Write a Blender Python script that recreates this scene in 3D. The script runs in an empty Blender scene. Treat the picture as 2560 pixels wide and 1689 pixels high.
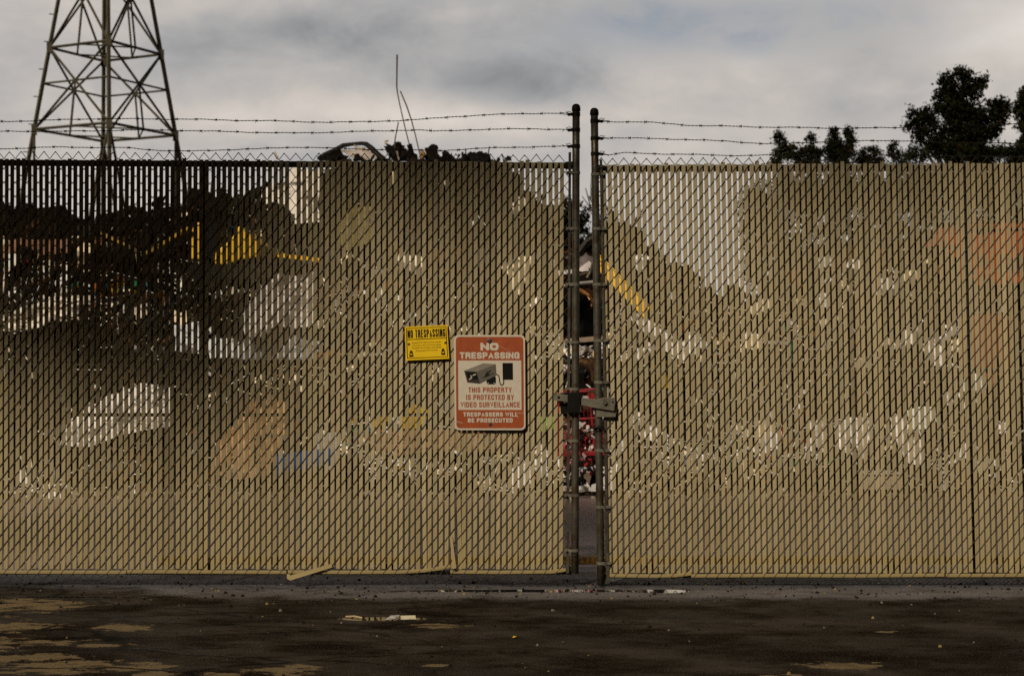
import bpy, math, random
from mathutils import Vector, Matrix, noise as mnoise
R = math.radians
rnd = random.Random(7)
sc = bpy.context.scene
C = sc.collection

# ------------------------------------------------------------------ camera, world, sun
FPX = 2560 * 50 / 36.0          # focal length in photograph pixels
S = 386.0                       # photograph pixels per metre at the gates
D0 = FPX / S                    # camera to gates
H = (1466 - 844.5) / S          # camera height
HZ = 844.5

cam = bpy.data.cameras.new('camera')
cam.lens = 50; cam.sensor_width = 36; cam.clip_start = 0.1; cam.clip_end = 5000
cam.dof.use_dof = True; cam.dof.focus_distance = D0; cam.dof.aperture_fstop = 3.6
co = bpy.data.objects.new('camera', cam); C.objects.link(co)
co.location = (0, -D0, H); co.rotation_euler = (R(90), 0, 0)
sc.camera = co

SUN_EL, SUN_AZ = 38.0, 32.0     # azimuth: degrees to the left of straight behind the camera
sun_dir = Vector((-math.sin(R(SUN_AZ)) * math.cos(R(SUN_EL)), -math.cos(R(SUN_AZ)) * math.cos(R(SUN_EL)), math.sin(R(SUN_EL))))
sl = bpy.data.lights.new('sun', 'SUN'); sl.energy = 3.25; sl.angle = R(3.5); sl.color = (1.0, 0.89, 0.72)
so = bpy.data.objects.new('sun', sl); C.objects.link(so)
so.rotation_euler = sun_dir.to_track_quat('Z', 'Y').to_euler()
so.location = (-12, -16, 18)

sc.view_settings.view_transform = 'Standard'; sc.view_settings.look = 'None'
sc.view_settings.exposure = 0.0; sc.view_settings.gamma = 1.0
try:
    sc.view_settings.use_curve_mapping = False
except Exception:
    pass
sc.cycles.use_denoising = False
sc.cycles.max_bounces = 6; sc.cycles.diffuse_bounces = 3; sc.cycles.glossy_bounces = 3
sc.cycles.transparent_max_bounces = 4
sc.cycles.caustics_reflective = False; sc.cycles.caustics_refractive = False
sc.cycles.sample_clamp_indirect = 4.0

world = bpy.data.worlds.new('World'); sc.world = world; world.use_nodes = True
wt = world.node_tree; wt.nodes.clear()


class NT:
    """small helper to write node trees"""
    def __init__(s, tree): s.t = tree
    def n(s, typ, **kw):
        nd = s.t.nodes.new(typ)
        for k, v in kw.items(): setattr(nd, k, v)
        return nd
    def l(s, a, b): s.t.links.new(a, b)
    def put(s, sock, v):
        if v is None: return
        if isinstance(v, bpy.types.NodeSocket): s.l(v, sock)
        else: sock.default_value = v
    def m(s, op, a, b=None, c=None, clamp=False):
        nd = s.n('ShaderNodeMath', operation=op); nd.use_clamp = clamp
        for i, v in enumerate((a, b, c)):
            if v is not None: s.put(nd.inputs[i], v)
        return nd.outputs[0]
    def vm(s, op, a, b=None, scale=None):
        nd = s.n('ShaderNodeVectorMath', operation=op)
        s.put(nd.inputs[0], a)
        if b is not None: s.put(nd.inputs[1], b)
        if scale is not None: s.put(nd.inputs['Scale'], scale)
        return nd.outputs[0]
    def mix(s, f, a, b, blend='MIX'):
        nd = s.n('ShaderNodeMix', data_type='RGBA', blend_type=blend)
        s.put(nd.inputs[0], f); s.put(nd.inputs[6], c4(a)); s.put(nd.inputs[7], c4(b))
        return nd.outputs[2]
    def noise(s, vec, scale, detail=4, rough=.55, dist=0.0):
        nd = s.n('ShaderNodeTexNoise'); s.put(nd.inputs['Vector'], vec)
        nd.inputs['Scale'].default_value = scale; nd.inputs['Detail'].default_value = detail
        nd.inputs['Roughness'].default_value = rough; nd.inputs['Distortion'].default_value = dist
        return nd.outputs['Fac']
    def ramp(s, f, a, b, lo=0.0, hi=1.0, smooth=True):
        nd = s.n('ShaderNodeMapRange', interpolation_type='SMOOTHSTEP' if smooth else 'LINEAR')
        s.put(nd.inputs[0], f); s.put(nd.inputs[1], a); s.put(nd.inputs[2], b); s.put(nd.inputs[3], lo); s.put(nd.inputs[4], hi)
        return nd.outputs[0]
    def scaled(s, vec, sx, sy, sz):
        nd = s.n('ShaderNodeMapping'); s.put(nd.inputs['Vector'], vec); nd.inputs['Scale'].default_value = (sx, sy, sz)
        return nd.outputs[0]


def c4(v):
    if isinstance(v, (tuple, list)) and len(v) == 3: return (v[0], v[1], v[2], 1.0)
    return v


def build_world():
    t = NT(wt)
    tc = t.n('ShaderNodeTexCoord')
    d = tc.outputs['Generated']
    sky = t.n('ShaderNodeTexSky', sky_type='NISHITA')
    sky.sun_disc = False; sky.sun_elevation = R(SUN_EL); sky.sun_rotation = R(180 + SUN_AZ)
    sky.air_density = 1.0; sky.dust_density = 2.0
    sep = t.n('ShaderNodeSeparateXYZ'); t.l(d, sep.inputs[0])
    dx, dy, dz = sep.outputs
    wv = t.scaled(d, 1.0, 1.0, 1.9)
    n1 = t.noise(wv, 6.0, 7, .55, .3)
    n2 = t.noise(wv, 13.0, 9, .62, .35)
    n3 = t.noise(wv, 2.2, 3, .5, 0)
    warp = t.m('MULTIPLY', t.m('SUBTRACT', n1, .5), .16)
    warp2 = t.m('MULTIPLY', t.m('SUBTRACT', n3, .5), .20)
    ux = t.m('ADD', dx, warp); uz = t.m('ADD', dz, t.m('MULTIPLY', warp2, .5))

    def spot(x, y, sx, sy):
        a = (x - 1280) / FPX; b = (HZ - y) / FPX
        e = t.m('ADD', t.m('POWER', t.m('DIVIDE', t.m('SUBTRACT', ux, a), sx / FPX), 2.0), t.m('POWER', t.m('DIVIDE', t.m('SUBTRACT', uz, b), sy / FPX), 2.0))
        return t.m('EXPONENT', t.m('MULTIPLY', e, -1.0))
    # broken cloud deck: darker grey banks, warm bright gaps low down, a pale heap to the right
    dark = t.m('ADD', t.m('MULTIPLY', spot(820, 100, 330, 75), .95), t.m('MULTIPLY', spot(1280, 225, 330, 70), .8))
    dark = t.m('ADD', dark, t.m('MULTIPLY', spot(520, 190, 200, 110), .35))
    dark = t.m('ADD', dark, t.m('MULTIPLY', spot(1350, 120, 260, 90), .35))
    dark = t.m('ADD', dark, t.m('MULTIPLY', spot(60, 190, 200, 130), .25))
    lite = t.m('ADD', t.m('MULTIPLY', spot(2480, 110, 300, 95), .9), t.m('MULTIPLY', spot(1750, 200, 260, 90), .35))
    lite = t.m('ADD', lite, t.m('MULTIPLY', spot(760, 300, 420, 55), .75))
    lite = t.m('ADD', lite, t.m('MULTIPLY', spot(1330, 330, 500, 60), .45))
    lite = t.m('ADD', lite, t.m('MULTIPLY', spot(150, 60, 300, 160), .2))
    blue = t.m('ADD', t.m('MULTIPLY', spot(1880, 105, 420, 75), 1.0), t.m('MULTIPLY', spot(2500, 5, 170, 40), 1.3))
    blue = t.m('ADD', blue, t.m('MULTIPLY', spot(1130, 5, 160, 30), .45))
    blue = t.m('ADD', blue, t.m('MULTIPLY', spot(1620, 40, 160, 40), .7))
    blue = t.m('MULTIPLY', blue, t.ramp(t.m('ADD', t.m('MULTIPLY', n2, .5), t.m('MULTIPLY', n1, .5)), .36, .58))
    v = t.m('ADD', .515, t.m('MULTIPLY', t.m('SUBTRACT', n2, .5), .40))
    v = t.m('ADD', v, t.m('MULTIPLY', t.m('SUBTRACT', n1, .5), .40))
    v = t.m('SUBTRACT', v, t.m('MULTIPLY', dark, .235))
    v = t.m('ADD', v, t.m('MULTIPLY', lite, .24))
    # sky dimmed overhead and behind the camera, added to keep shade dark
    front = t.ramp(dy, -.05, .85, .035, 1.0)
    up = t.ramp(dz, .24, .65, 1.0, .14)
    k = t.m('MULTIPLY', front, up)
    tint = t.mix(t.ramp(v, .30, .64), (.955, .965, .985), (1.0, .915, .835))
    cloud = t.vm('SCALE', tint, scale=t.m('MULTIPLY', v, t.m('MULTIPLY', k, 10.0)))
    skyc = t.vm('SCALE', sky.outputs[0], scale=t.m('MULTIPLY', k, 0.62))
    col = t.mix(t.m('MULTIPLY', blue, .75, clamp=True), cloud, skyc)
    bg = t.n('ShaderNodeBackground'); bg.inputs['Strength'].default_value = 0.1
    t.l(col, bg.inputs['Color'])
    out = t.n('ShaderNodeOutputWorld'); t.l(bg.outputs[0], out.inputs[0])


build_world()


# ------------------------------------------------------------------ coordinates
def P(x, y, D):
    """photograph pixel seen at distance D -> world point"""
    return Vector(((x - 1280) / FPX * D, D - D0, H + (HZ - y) / FPX * D))


def lean(x):
    if x > 1465: return -0.0140 - (x - 1500) * 1.15e-5
    return 0.0018


def F(x, y, dy=0.0):
    """point of the gate plane; the right leaf sags and leans a little"""
    xx = x - lean(x) * (y - 1430) * 1.0
    return Vector(((xx - 1280) / S, dy, (1466 - y) / S))


def FG(x, y, dy=0.0):
    return Vector(((x - 1280) / S, dy, (1466 - y) / S))


def ground_at(x, y):
    D = FPX * H / (y - HZ)
    return Vector(((x - 1280) / FPX * D, D - D0, 0))


# ------------------------------------------------------------------ mesh helper
class MB:
    def __init__(s): s.v = []; s.f = []; s.c = []; s.mi = []; s.col = (1, 1, 1); s.m = 0
    def face(s, idx): s.f.append(tuple(idx)); s.c.append(s.col); s.mi.append(s.m)
    def quad(s, a, b, c, d):
        n = len(s.v); s.v += [tuple(a), tuple(b), tuple(c), tuple(d)]; s.face((n, n + 1, n + 2, n + 3))
    def tri(s, a, b, c):
        n = len(s.v); s.v += [tuple(a), tuple(b), tuple(c)]; s.face((n, n + 1, n + 2))
    def poly(s, pts):
        n = len(s.v); s.v += [tuple(p) for p in pts]; s.face(range(n, n + len(pts)))
    def tube(s, pts, r, sides=6, caps=True):
        pts = [Vector(p) for p in pts]; N = len(pts); base = len(s.v)
        u = None
        for i, p in enumerate(pts):
            d = (pts[min(i + 1, N - 1)] - pts[max(i - 1, 0)])
            if d.length < 1e-9: d = Vector((0, 0, 1))
            d.normalize()
            if u is None:
                a = Vector((0, 1, 0)) if abs(d.y) < .8 else Vector((1, 0, 0))
                u = (a - d * a.dot(d)).normalized()
            else:
                u = u - d * u.dot(d)
                u = u.normalized() if u.length > 1e-6 else d.orthogonal().normalized()
            w = d.cross(u)
            rr = r[i] if isinstance(r, (list, tuple)) else r
            for k in range(sides):
                a = 2 * math.pi * k / sides
                q = p + u * (math.cos(a) * rr) + w * (math.sin(a) * rr)
                s.v.append((q.x, q.y, q.z))
        for i in range(N - 1):
            for k in range(sides):
                a = base + i * sides + k; b = base + i * sides + (k + 1) % sides
                s.face((a, b, b + sides, a + sides))
        if caps:
            s.face(list(range(base + sides - 1, base - 1, -1)))
            e = base + (N - 1) * sides
            s.face(list(range(e, e + sides)))
    def box(s, o, x, y, z):
        """box from corner o along three edge vectors"""
        o = Vector(o); x = Vector(x); y = Vector(y); z = Vector(z)
        n = len(s.v)
        for k in (0, 1):
            for j in (0, 1):
                for i in (0, 1):
                    s.v.append(tuple(o + x * i + y * j + z * k))
        flip = x.cross(y).dot(z) < 0
        for q in ((0, 2, 3, 1), (4, 5, 7, 6), (0, 1, 5, 4), (2, 6, 7, 3), (0, 4, 6, 2), (1, 3, 7, 5)):
            q = [n + i for i in q]
            s.face(q[::-1] if flip else q)
    def cbox(s, c, sx, sy, sz, rot=None):
        m = rot if rot is not None else Matrix.Identity(3)
        x, y, z = m @ Vector((sx, 0, 0)), m @ Vector((0, sy, 0)), m @ Vector((0, 0, sz))
        s.box(Vector(c) - (x + y + z) / 2, x, y, z)
    def prism(s, front, off):
        """front polygon extruded by vector off, with its own rim"""
        off = Vector(off); front = [Vector(p) for p in front]; n = len(front)
        b = len(s.v)
        s.v += [tuple(p) for p in front] + [tuple(p + off) for p in front]
        s.face(range(b, b + n)); s.face(range(b + 2 * n - 1, b + n - 1, -1))
        for i in range(n):
            j = (i + 1) % n
            s.face((b + j, b + i, b + n + i, b + n + j))
    def build(s, name, mats, parent=None, smooth=False, bevel=0.0):
        me = bpy.data.meshes.new(name)
        me.from_pydata(s.v, [], s.f)
        if not isinstance(mats, (list, tuple)): mats = [mats]
        for m in mats: me.materials.append(m)
        if len(mats) > 1: me.polygons.foreach_set('material_index', s.mi)
        at = me.color_attributes.new('col', 'FLOAT_COLOR', 'CORNER')
        buf = []
        for f, c in zip(s.f, s.c): buf += (c[0], c[1], c[2], 1.0) * len(f)
        at.data.foreach_set('color', buf)
        if smooth: me.polygons.foreach_set('use_smooth', [True] * len(s.f))
        me.update()
        o = bpy.data.objects.new(name, me); C.objects.link(o)
        if parent is not None: o.parent = parent
        if bevel:
            b = o.modifiers.new('bevel', 'BEVEL'); b.width = bevel; b.segments = 2; b.limit_method = 'ANGLE'
        return o


def tag(o, label, cat=None, group=None, kind=None):
    if label: o['label'] = label
    if cat: o['category'] = cat
    if group: o['group'] = group
    if kind: o['kind'] = kind
    return o


def empty(name, loc, label, cat, group=None):
    o = bpy.data.objects.new(name, None); C.objects.link(o); o.location = loc; o.empty_display_size = .2
    return tag(o, label, cat, group)


def part(mb, name, mats, parent, **kw):
    """mesh built in world coordinates, hung under an Empty that may sit elsewhere"""
    loc = parent.matrix_basis.translation.copy()
    p = parent
    while p.parent is not None:
        p = p.parent; loc += p.matrix_basis.translation
    mb.v = [(a - loc.x, b - loc.y, c - loc.z) for a, b, c in mb.v]
    return mb.build(name, mats, parent, **kw)


# ------------------------------------------------------------------ materials
MATS = {}


def mat(name, base, rough=.6, metal=0.0, var=.25, vscale=6.0, bump=.15, bscale=60.0, attr=False, spec=.4, rust=None, rust_amt=.5, rscale=5.0):
    if name in MATS: return MATS[name]
    m = bpy.data.materials.new(name); m.use_nodes = True; m.node_tree.nodes.clear()
    t = NT(m.node_tree)
    b = t.n('ShaderNodeBsdfPrincipled'); out = t.n('ShaderNodeOutputMaterial'); t.l(b.outputs[0], out.inputs[0])
    tc = t.n('ShaderNodeTexCoord'); ob = tc.outputs['Object']
    col = c4(base)
    if attr:
        a = t.n('ShaderNodeAttribute'); a.attribute_name = 'col'
        col = t.mix(1.0, a.outputs['Color'], base, 'MULTIPLY')
    nz = t.noise(ob, vscale, 5, .6)
    k = t.ramp(nz, .3, .7, 1 - var, 1 + var, False)
    col = t.mix(1.0, col, t.n('ShaderNodeCombineColor').outputs[0], 'MULTIPLY') if False else t.vm('SCALE', col if isinstance(col, bpy.types.NodeSocket) else col[:3], scale=k)
    if rust is not None:
        rz = t.noise(ob, rscale, 8, .68)
        f = t.ramp(rz, .62 - rust_amt * .25, .70 - rust_amt * .2)
        col = t.mix(f, col, rust)
    t.put(b.inputs['Base Color'], col)
    b.inputs['Metallic'].default_value = metal
    rz = t.noise(ob, vscale * 3, 3)
    t.put(b.inputs['Roughness'], t.ramp(rz, .3, .7, max(rough - .1, .05), min(rough + .12, 1.0), False))
    b.inputs['Specular IOR Level'].default_value = spec
    if bump:
        bp = t.n('ShaderNodeBump'); bp.inputs['Strength'].default_value = bump; bp.inputs['Distance'].default_value = .01
        t.l(t.noise(ob, bscale, 4), bp.inputs['Height']); t.l(bp.outputs[0], b.inputs['Normal'])
    MATS[name] = m
    return m


def slat_material():
    m = bpy.data.materials.new('tan_slat_plastic'); m.use_nodes = True; m.node_tree.nodes.clear()
    t = NT(m.node_tree)
    b = t.n('ShaderNodeBsdfPrincipled'); out = t.n('ShaderNodeOutputMaterial'); t.l(b.outputs[0], out.inputs[0])
    tc = t.n('ShaderNodeTexCoord'); g = t.n('ShaderNodeNewGeometry'); pos = g.outputs['Position']
    a = t.n('ShaderNodeAttribute'); a.attribute_name = 'col'
    col = t.mix(1.0, a.outputs['Color'], (.420, .338, .192), 'MULTIPLY')
    n1 = t.noise(t.scaled(pos, 30, 30, 2.2), 1.0, 5, .6)
    col = t.vm('SCALE', col, scale=t.ramp(n1, .3, .7, .90, 1.08, False))
    # splashed ochre dirt near the ground, uneven upper edge
    sp = t.n('ShaderNodeSeparateXYZ'); t.l(pos, sp.inputs[0])
    n2 = t.noise(pos, 4.0, 6, .65)
    f = t.ramp(t.m('ADD', sp.outputs[2], t.m('MULTIPLY', t.m('SUBTRACT', n2, .5), 1.1)), .05, .85, 0.72, 0)
    col = t.mix(f, col, (.345, .258, .108))
    # small mud specks
    n3 = t.noise(pos, 46.0, 2, .5)
    col = t.mix(t.ramp(n3, .74, .77), col, (.06, .045, .03))
    # grime streaks that run down
    n4 = t.noise(t.scaled(pos, 26, 26, .55), 1.0, 3, .6)
    col = t.mix(t.ramp(n4, .56, .74, 0, .32), col, (.20, .155, .10))
    t.put(b.inputs['Base Color'], col)
    b.inputs['Roughness'].default_value = .55
    b.inputs['Specular IOR Level'].default_value = .18
    # moulded ribs along each slat
    return m


GALV = mat('weathered_galvanised_pipe', (.105, .092, .066), .42, .55, .3, 9, .2, 90, rust=(.075, .052, .028), rust_amt=.55, rscale=7)
GALV_L = mat('galvanised_fitting', (.150, .135, .098), .5, .25, .25, 14, .25, 120, rust=(.10, .075, .045), rust_amt=.3, rscale=11)
PIPE_D = mat('dark_weathered_pipe', (.016, .013, .009), .55, .2, .25, 9, .2, 90, spec=.2)
WIRE = mat('brown_coated_wire', (.034, .026, .014), .6, .0, .25, 30, 0)
BARB = mat('rusted_barbed_wire', (.028, .020, .014), .7, .2, .3, 40, 0)
SLAT = slat_material()
RAILC = mat('grey_rail_pipe', (.16, .15, .125), .5, .3, .25, 10, .1)
BLACKM = mat('black_grimy_steel', (.006, .005, .004), .7, .0, .3, 20, .2, 120, spec=.15)
CREAM = mat('aged_cream_paint', (.56, .49, .385), .5, 0, .07, 25, .06, 60, rust=(.40, .30, .19), rust_amt=-.15, rscale=22)
SIGNRED = mat('faded_red_paint', (.315, .062, .014), .5, 0, .16, 22, .05, 60, rust=(.36, .13, .06), rust_amt=-.05, rscale=18)
SIGNBLK = mat('black_sign_ink', (.006, .005, .004), .6, 0, .1, 20, 0, spec=.15)
SIGNYEL = mat('yellow_sign_plastic', (.78, .50, .008), .4, 0, .06, 20, .03)
SIGNYEL2 = mat('printed_olive_ink', (.14, .085, .004), .5, 0, .1, 60, 0)
G1 = mat('sign_grey_light', (.21, .18, .14), .5, 0, .1, 40, 0)
G2 = mat('sign_grey_mid', (.105, .09, .07), .5, 0, .12, 40, 0)
G3 = mat('sign_grey_dark', (.028, .023, .017), .5, 0, .12, 40, 0)
BOLT = mat('bolt_steel', (.11, .10, .09), .4, .6, .2, 30, 0)


def scrap_material(name='mixed_scrap'):
    m = bpy.data.materials.new(name); m.use_nodes = True; m.node_tree.nodes.clear()
    t = NT(m.node_tree)
    b = t.n('ShaderNodeBsdfPrincipled'); out = t.n('ShaderNodeOutputMaterial'); t.l(b.outputs[0], out.inputs[0])
    g = t.n('ShaderNodeNewGeometry'); pos = g.outputs['Position']
    a = t.n('ShaderNodeAttribute'); a.attribute_name = 'col'
    n1 = t.noise(pos, 7.0, 6, .65)
    col = t.vm('SCALE', a.outputs['Color'], scale=t.ramp(n1, .3, .7, .7, 1.2, False))
    n2 = t.noise(pos, 3.5, 7, .7)
    col = t.mix(t.ramp(n2, .58, .68, 0, .7), col, (.016, .009, .005))
    t.put(b.inputs['Base Color'], col)
    b.inputs['Roughness'].default_value = .8; b.inputs['Specular IOR Level'].default_value = .05
    return m


SCRAP = scrap_material()


# ------------------------------------------------------------------ ground
def ground_material():
    m = bpy.data.materials.new('wet_asphalt_and_silt'); m.use_nodes = True; m.node_tree.nodes.clear()
    t = NT(m.node_tree)
    df = t.n('ShaderNodeBsdfDiffuse'); gl = t.n('ShaderNodeBsdfGlossy'); mx = t.n('ShaderNodeMixShader'); out = t.n('ShaderNodeOutputMaterial')
    t.l(df.outputs[0], mx.inputs[1]); t.l(gl.outputs[0], mx.inputs[2]); t.l(mx.outputs[0], out.inputs[0])
    g = t.n('ShaderNodeNewGeometry'); pos = g.outputs['Position']
    sp = t.n('ShaderNodeSeparateXYZ'); t.l(pos, sp.inputs[0]); X, Y = sp.outputs[0], sp.outputs[1]
    rag = t.noise(t.scaled(pos, 3.2, 6.5, 1), 1.0, 8, .70)
    big = t.noise(t.scaled(pos, .55, 1.3, 1), 1.0, 6, .6)
    mid = t.noise(t.scaled(pos, 1.3, 2.3, 1), 1.0, 7, .62)
    fine = t.noise(pos, 42.0, 5, .7)
    grit = t.noise(pos, 130.0, 3, .6)
    grit2 = t.noise(t.scaled(pos, 1, .55, 1), 75.0, 2, .5)
    edge = t.m('ADD', t.m('MULTIPLY', t.m('SUBTRACT', big, .5), 1.2), t.m('ADD', t.m('MULTIPLY', t.m('SUBTRACT', rag, .5), 1.0), t.m('ADD', t.m('MULTIPLY', t.m('SUBTRACT', fine, .5), .8), t.m('MULTIPLY', t.m('SUBTRACT', grit, .5), .9))))
    # wet asphalt in front
    wet = t.mix(t.ramp(t.m('ADD', t.m('MULTIPLY', mid, .55), t.m('MULTIPLY', rag, .45)), .36, .62), (.007, .0042, .0022), (.036, .026, .017))
    stain = t.ramp(t.m('ADD', t.m('MULTIPLY', big, .6), t.m('MULTIPLY', rag, .4)), .46, .56)
    wet = t.mix(t.m('MULTIPLY', stain, .85), wet, (.0065, .0036, .0016))
    wet = t.mix(t.ramp(grit, .55, .68, 0, .7), wet, (.14, .115, .09))
    wet = t.mix(t.ramp(grit2, .54, .66, 0, .6), wet, (.006, .004, .003))

    # dry brown patches of pavement
    def ell(x, y, rx, ry):
        c = ground_at(x, y); a = rx / FPX * (c.y + D0)
        y1 = ground_at(x, y - ry).y; y2 = ground_at(x, y + ry).y
        bb = abs(y1 - y2) / 2
        e = t.m('ADD', t.m('POWER', t.m('DIVIDE', t.m('SUBTRACT', X, c.x), a), 2.0), t.m('POWER', t.m('DIVIDE', t.m('SUBTRACT', Y, c.y), bb), 2.0))
        return t.m('SUBTRACT', 1.0, e)
    patches = [(20, 1512, 200, 16), (30, 1566, 130, 10), (310, 1567, 75, 9), (60, 1603, 140, 9), (50, 1643, 150, 12), (190, 1664, 190, 18), (390, 1682, 60, 8), (250, 1612, 80, 4),
               (560, 1685, 60, 9), (720, 1676, 90, 12), (1090, 1563, 75, 6), (2110, 1664, 110, 10), (1950, 1690, 70, 6), (2215, 1578, 35, 2.5), (1085, 1662, 38, 3), (-250, 1620, 240, 80)]
    dry = None
    for p in patches:
        e = ell(*p)
        dry = e if dry is None else t.m('MAXIMUM', dry, e)
    dn = t.m('ADD', t.m('MAXIMUM', dry, -2.0), t.m('ADD', t.m('MULTIPLY', t.m('SUBTRACT', rag, .5), 5.0), t.m('MULTIPLY', t.m('SUBTRACT', t.noise(t.scaled(pos, 6.0, 12, 1), 1.0, 7, .7), .5), 8.0)))
    dn = t.m('ADD', dn, t.m('MULTIPLY', t.m('SUBTRACT', fine, .5), 1.2))
    drym = t.ramp(t.m('ADD', dn, t.m('MULTIPLY', t.m('SUBTRACT', grit, .5), 1.2)), 0.0, .42)
    drycol = t.mix(t.noise(pos, 18, 5, .65), (.125, .088, .044), (.205, .150, .088))
    drycol = t.mix(t.ramp(grit, .58, .72, 0, .35), drycol, (.04, .028, .016))
    col = t.mix(drym, wet, drycol)
    # cracks
    vo = t.n('ShaderNodeTexVoronoi', feature='DISTANCE_TO_EDGE'); vo.inputs['Scale'].default_value = 1.0
    wp = t.vm('ADD', t.scaled(pos, .75, 2.3, 1), t.vm('SCALE', t.n('ShaderNodeCombineXYZ').outputs[0], scale=0.0))
    nwarp = t.n('ShaderNodeTexNoise'); nwarp.inputs['Scale'].default_value = 2.4; nwarp.inputs['Detail'].default_value = 6; t.l(pos, nwarp.inputs['Vector'])
    wp = t.vm('ADD', wp, t.vm('SCALE', nwarp.outputs['Color'], scale=.55))
    t.l(wp, vo.inputs['Vector'])
    crack = t.ramp(vo.outputs['Distance'], .008, .040, 1, 0)
    crack = t.m('MULTIPLY', crack, t.ramp(t.m('ADD', X, t.m('MULTIPLY', t.m('SUBTRACT', big, .5), 2.5)), -1.6, .9, 1.0, .25))
    col = t.mix(t.m('MULTIPLY', crack, .85), col, (.005, .0035, .002))
    # pale silt along the gate line and over the yard, sky sheen painted in
    sy = t.m('ADD', t.m('SUBTRACT', Y, t.m('MULTIPLY', t.ramp(X, -3.2, -1.7, 1, 0), .45)), t.m('MULTIPLY', edge, .42))
    silt = t.m('MULTIPLY', t.ramp(sy, -.52, -.30), t.m('MAXIMUM', t.ramp(Y, .1, .5), t.ramp(t.m('ADD', t.m('MULTIPLY', big, .5), t.m('MULTIPLY', rag, .5)), .36, .56, .25, 1.0)))
    siltc = t.mix(t.noise(t.scaled(pos, .8, 2.2, 1), 2.0, 6, .65), (.062, .054, .052), (.168, .152, .156))
    siltc = t.mix(t.ramp(t.m('ADD', t.noise(t.scaled(pos, .35, 1.5, 1), 1.1, 5, .6), t.ramp(Y, .5, 4.0, -.12, .03)), .50, .62, 0, .8), siltc, (.100, .046, .040))
    siltc = t.mix(t.ramp(grit2, .54, .66, 0, .8), siltc, (.030, .026, .025))
    siltc = t.vm('SCALE', siltc, scale=t.m('MULTIPLY', t.ramp(t.m('ABSOLUTE', t.m('ADD', Y, .24)), .05, .30, 1.25, .62), t.ramp(Y, .3, 1.2, 1.0, 3.0)))  # sky sheen put into the colour: brighter strip at the gates, brighter yard
    # broad darker damp areas in the silt
    siltc = t.mix(t.ramp(t.m('ADD', t.m('MULTIPLY', mid, .5), t.m('MULTIPLY', rag, .5)), .50, .60, 0, .75), siltc, (.040, .032, .028))
    siltc = t.mix(t.ramp(Y, .3, 1.2, 0, .6), siltc, (.27, .150, .125))
    # dirt berm colour at the foot of the heap
    siltc = t.mix(t.ramp(t.m('ADD', Y, t.m('MULTIPLY', t.m('SUBTRACT', big, .5), 1.2)), 5.0, 5.7), siltc, (.075, .047, .022))
    col = t.mix(silt, col, siltc)
    # thin standing water
    def puddle(x, y, rx, ry, warp=.7):
        return t.m('ADD', ell(x, y, rx, ry), t.m('MULTIPLY', t.m('SUBTRACT', mid, .5), warp))
    pud = t.m('MAXIMUM', puddle(1330, 1476, 430, 3.6, .9), puddle(1650, 1477, 80, 5, .8))
    pud = t.m('MAXIMUM', pud, puddle(960, 1546, 130, 5, 1.6)); pud = t.m('MAXIMUM', pud, puddle(200, 1492, 190, 1.8, 1.0))
    pm = t.ramp(pud, .15, .3)
    streak = t.m('ADD', t.m('MULTIPLY', mid, .55), t.m('MULTIPLY', rag, .45))
    rg = t.m('MULTIPLY', t.ramp(streak, .38, .60, .34, .52), t.m('SUBTRACT', 1.0, t.m('MULTIPLY', pm, .95)))
    t.put(gl.inputs['Roughness'], rg)
    # the film of water mirrors more where it stands, less where the crust has dried
    lw = t.n('ShaderNodeLayerWeight'); lw.inputs['Blend'].default_value = .35
    wetf = t.m('MULTIPLY', t.m('MULTIPLY', t.ramp(streak, .40, .58, .03, .17), t.m('SUBTRACT', 1.0, t.m('MULTIPLY', drym, .95))), lw.outputs['Fresnel'])
    wetf = t.m('ADD', wetf, t.m('MULTIPLY', silt, t.ramp(Y, .1, .6, .06, .24)))
    fac = t.m('ADD', t.m('MULTIPLY', wetf, t.m('SUBTRACT', 1.0, pm)), t.m('MULTIPLY', pm, .62))
    t.put(mx.inputs[0], fac)
    bp = t.n('ShaderNodeBump'); bp.inputs['Distance'].default_value = .012
    t.put(bp.inputs['Strength'], t.m('MULTIPLY', .9, t.m('SUBTRACT', 1.0, pm)))
    hh = t.m('ADD', t.m('MULTIPLY', grit, .5), t.m('ADD', t.m('MULTIPLY', fine, .7), t.m('MULTIPLY', crack, -.8)))
    t.l(hh, bp.inputs['Height']); t.l(bp.outputs[0], df.inputs['Normal']); t.l(bp.outputs[0], gl.inputs['Normal'])
    t.put(df.inputs['Color'], t.mix(t.m('MULTIPLY', pm, .9), col, (.006, .005, .004)))
    gl.inputs['Color'].default_value = (.95, .95, .95, 1)
    return m


GROUND = ground_material()
g = MB()
xs = [-900, -120, -30, -8, -4, -2, 0, 2, 4, 8, 30, 120, 900]
ys = [-60, -14, -6, -3, -2, -1, 0, 1, 3, 6, 14, 60, 300, 2500]
for y in ys:
    for x in xs: g.v.append((x, y, 0))
for j in range(len(ys) - 1):
    for i in range(len(xs) - 1):
        a = j * len(xs) + i; g.face((a, a + 1, a + 1 + len(xs), a + len(xs)))
tag(g.build('ground', GROUND), 'wet dark asphalt in front of the gates and grey silt yard behind', kind='structure')

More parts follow.
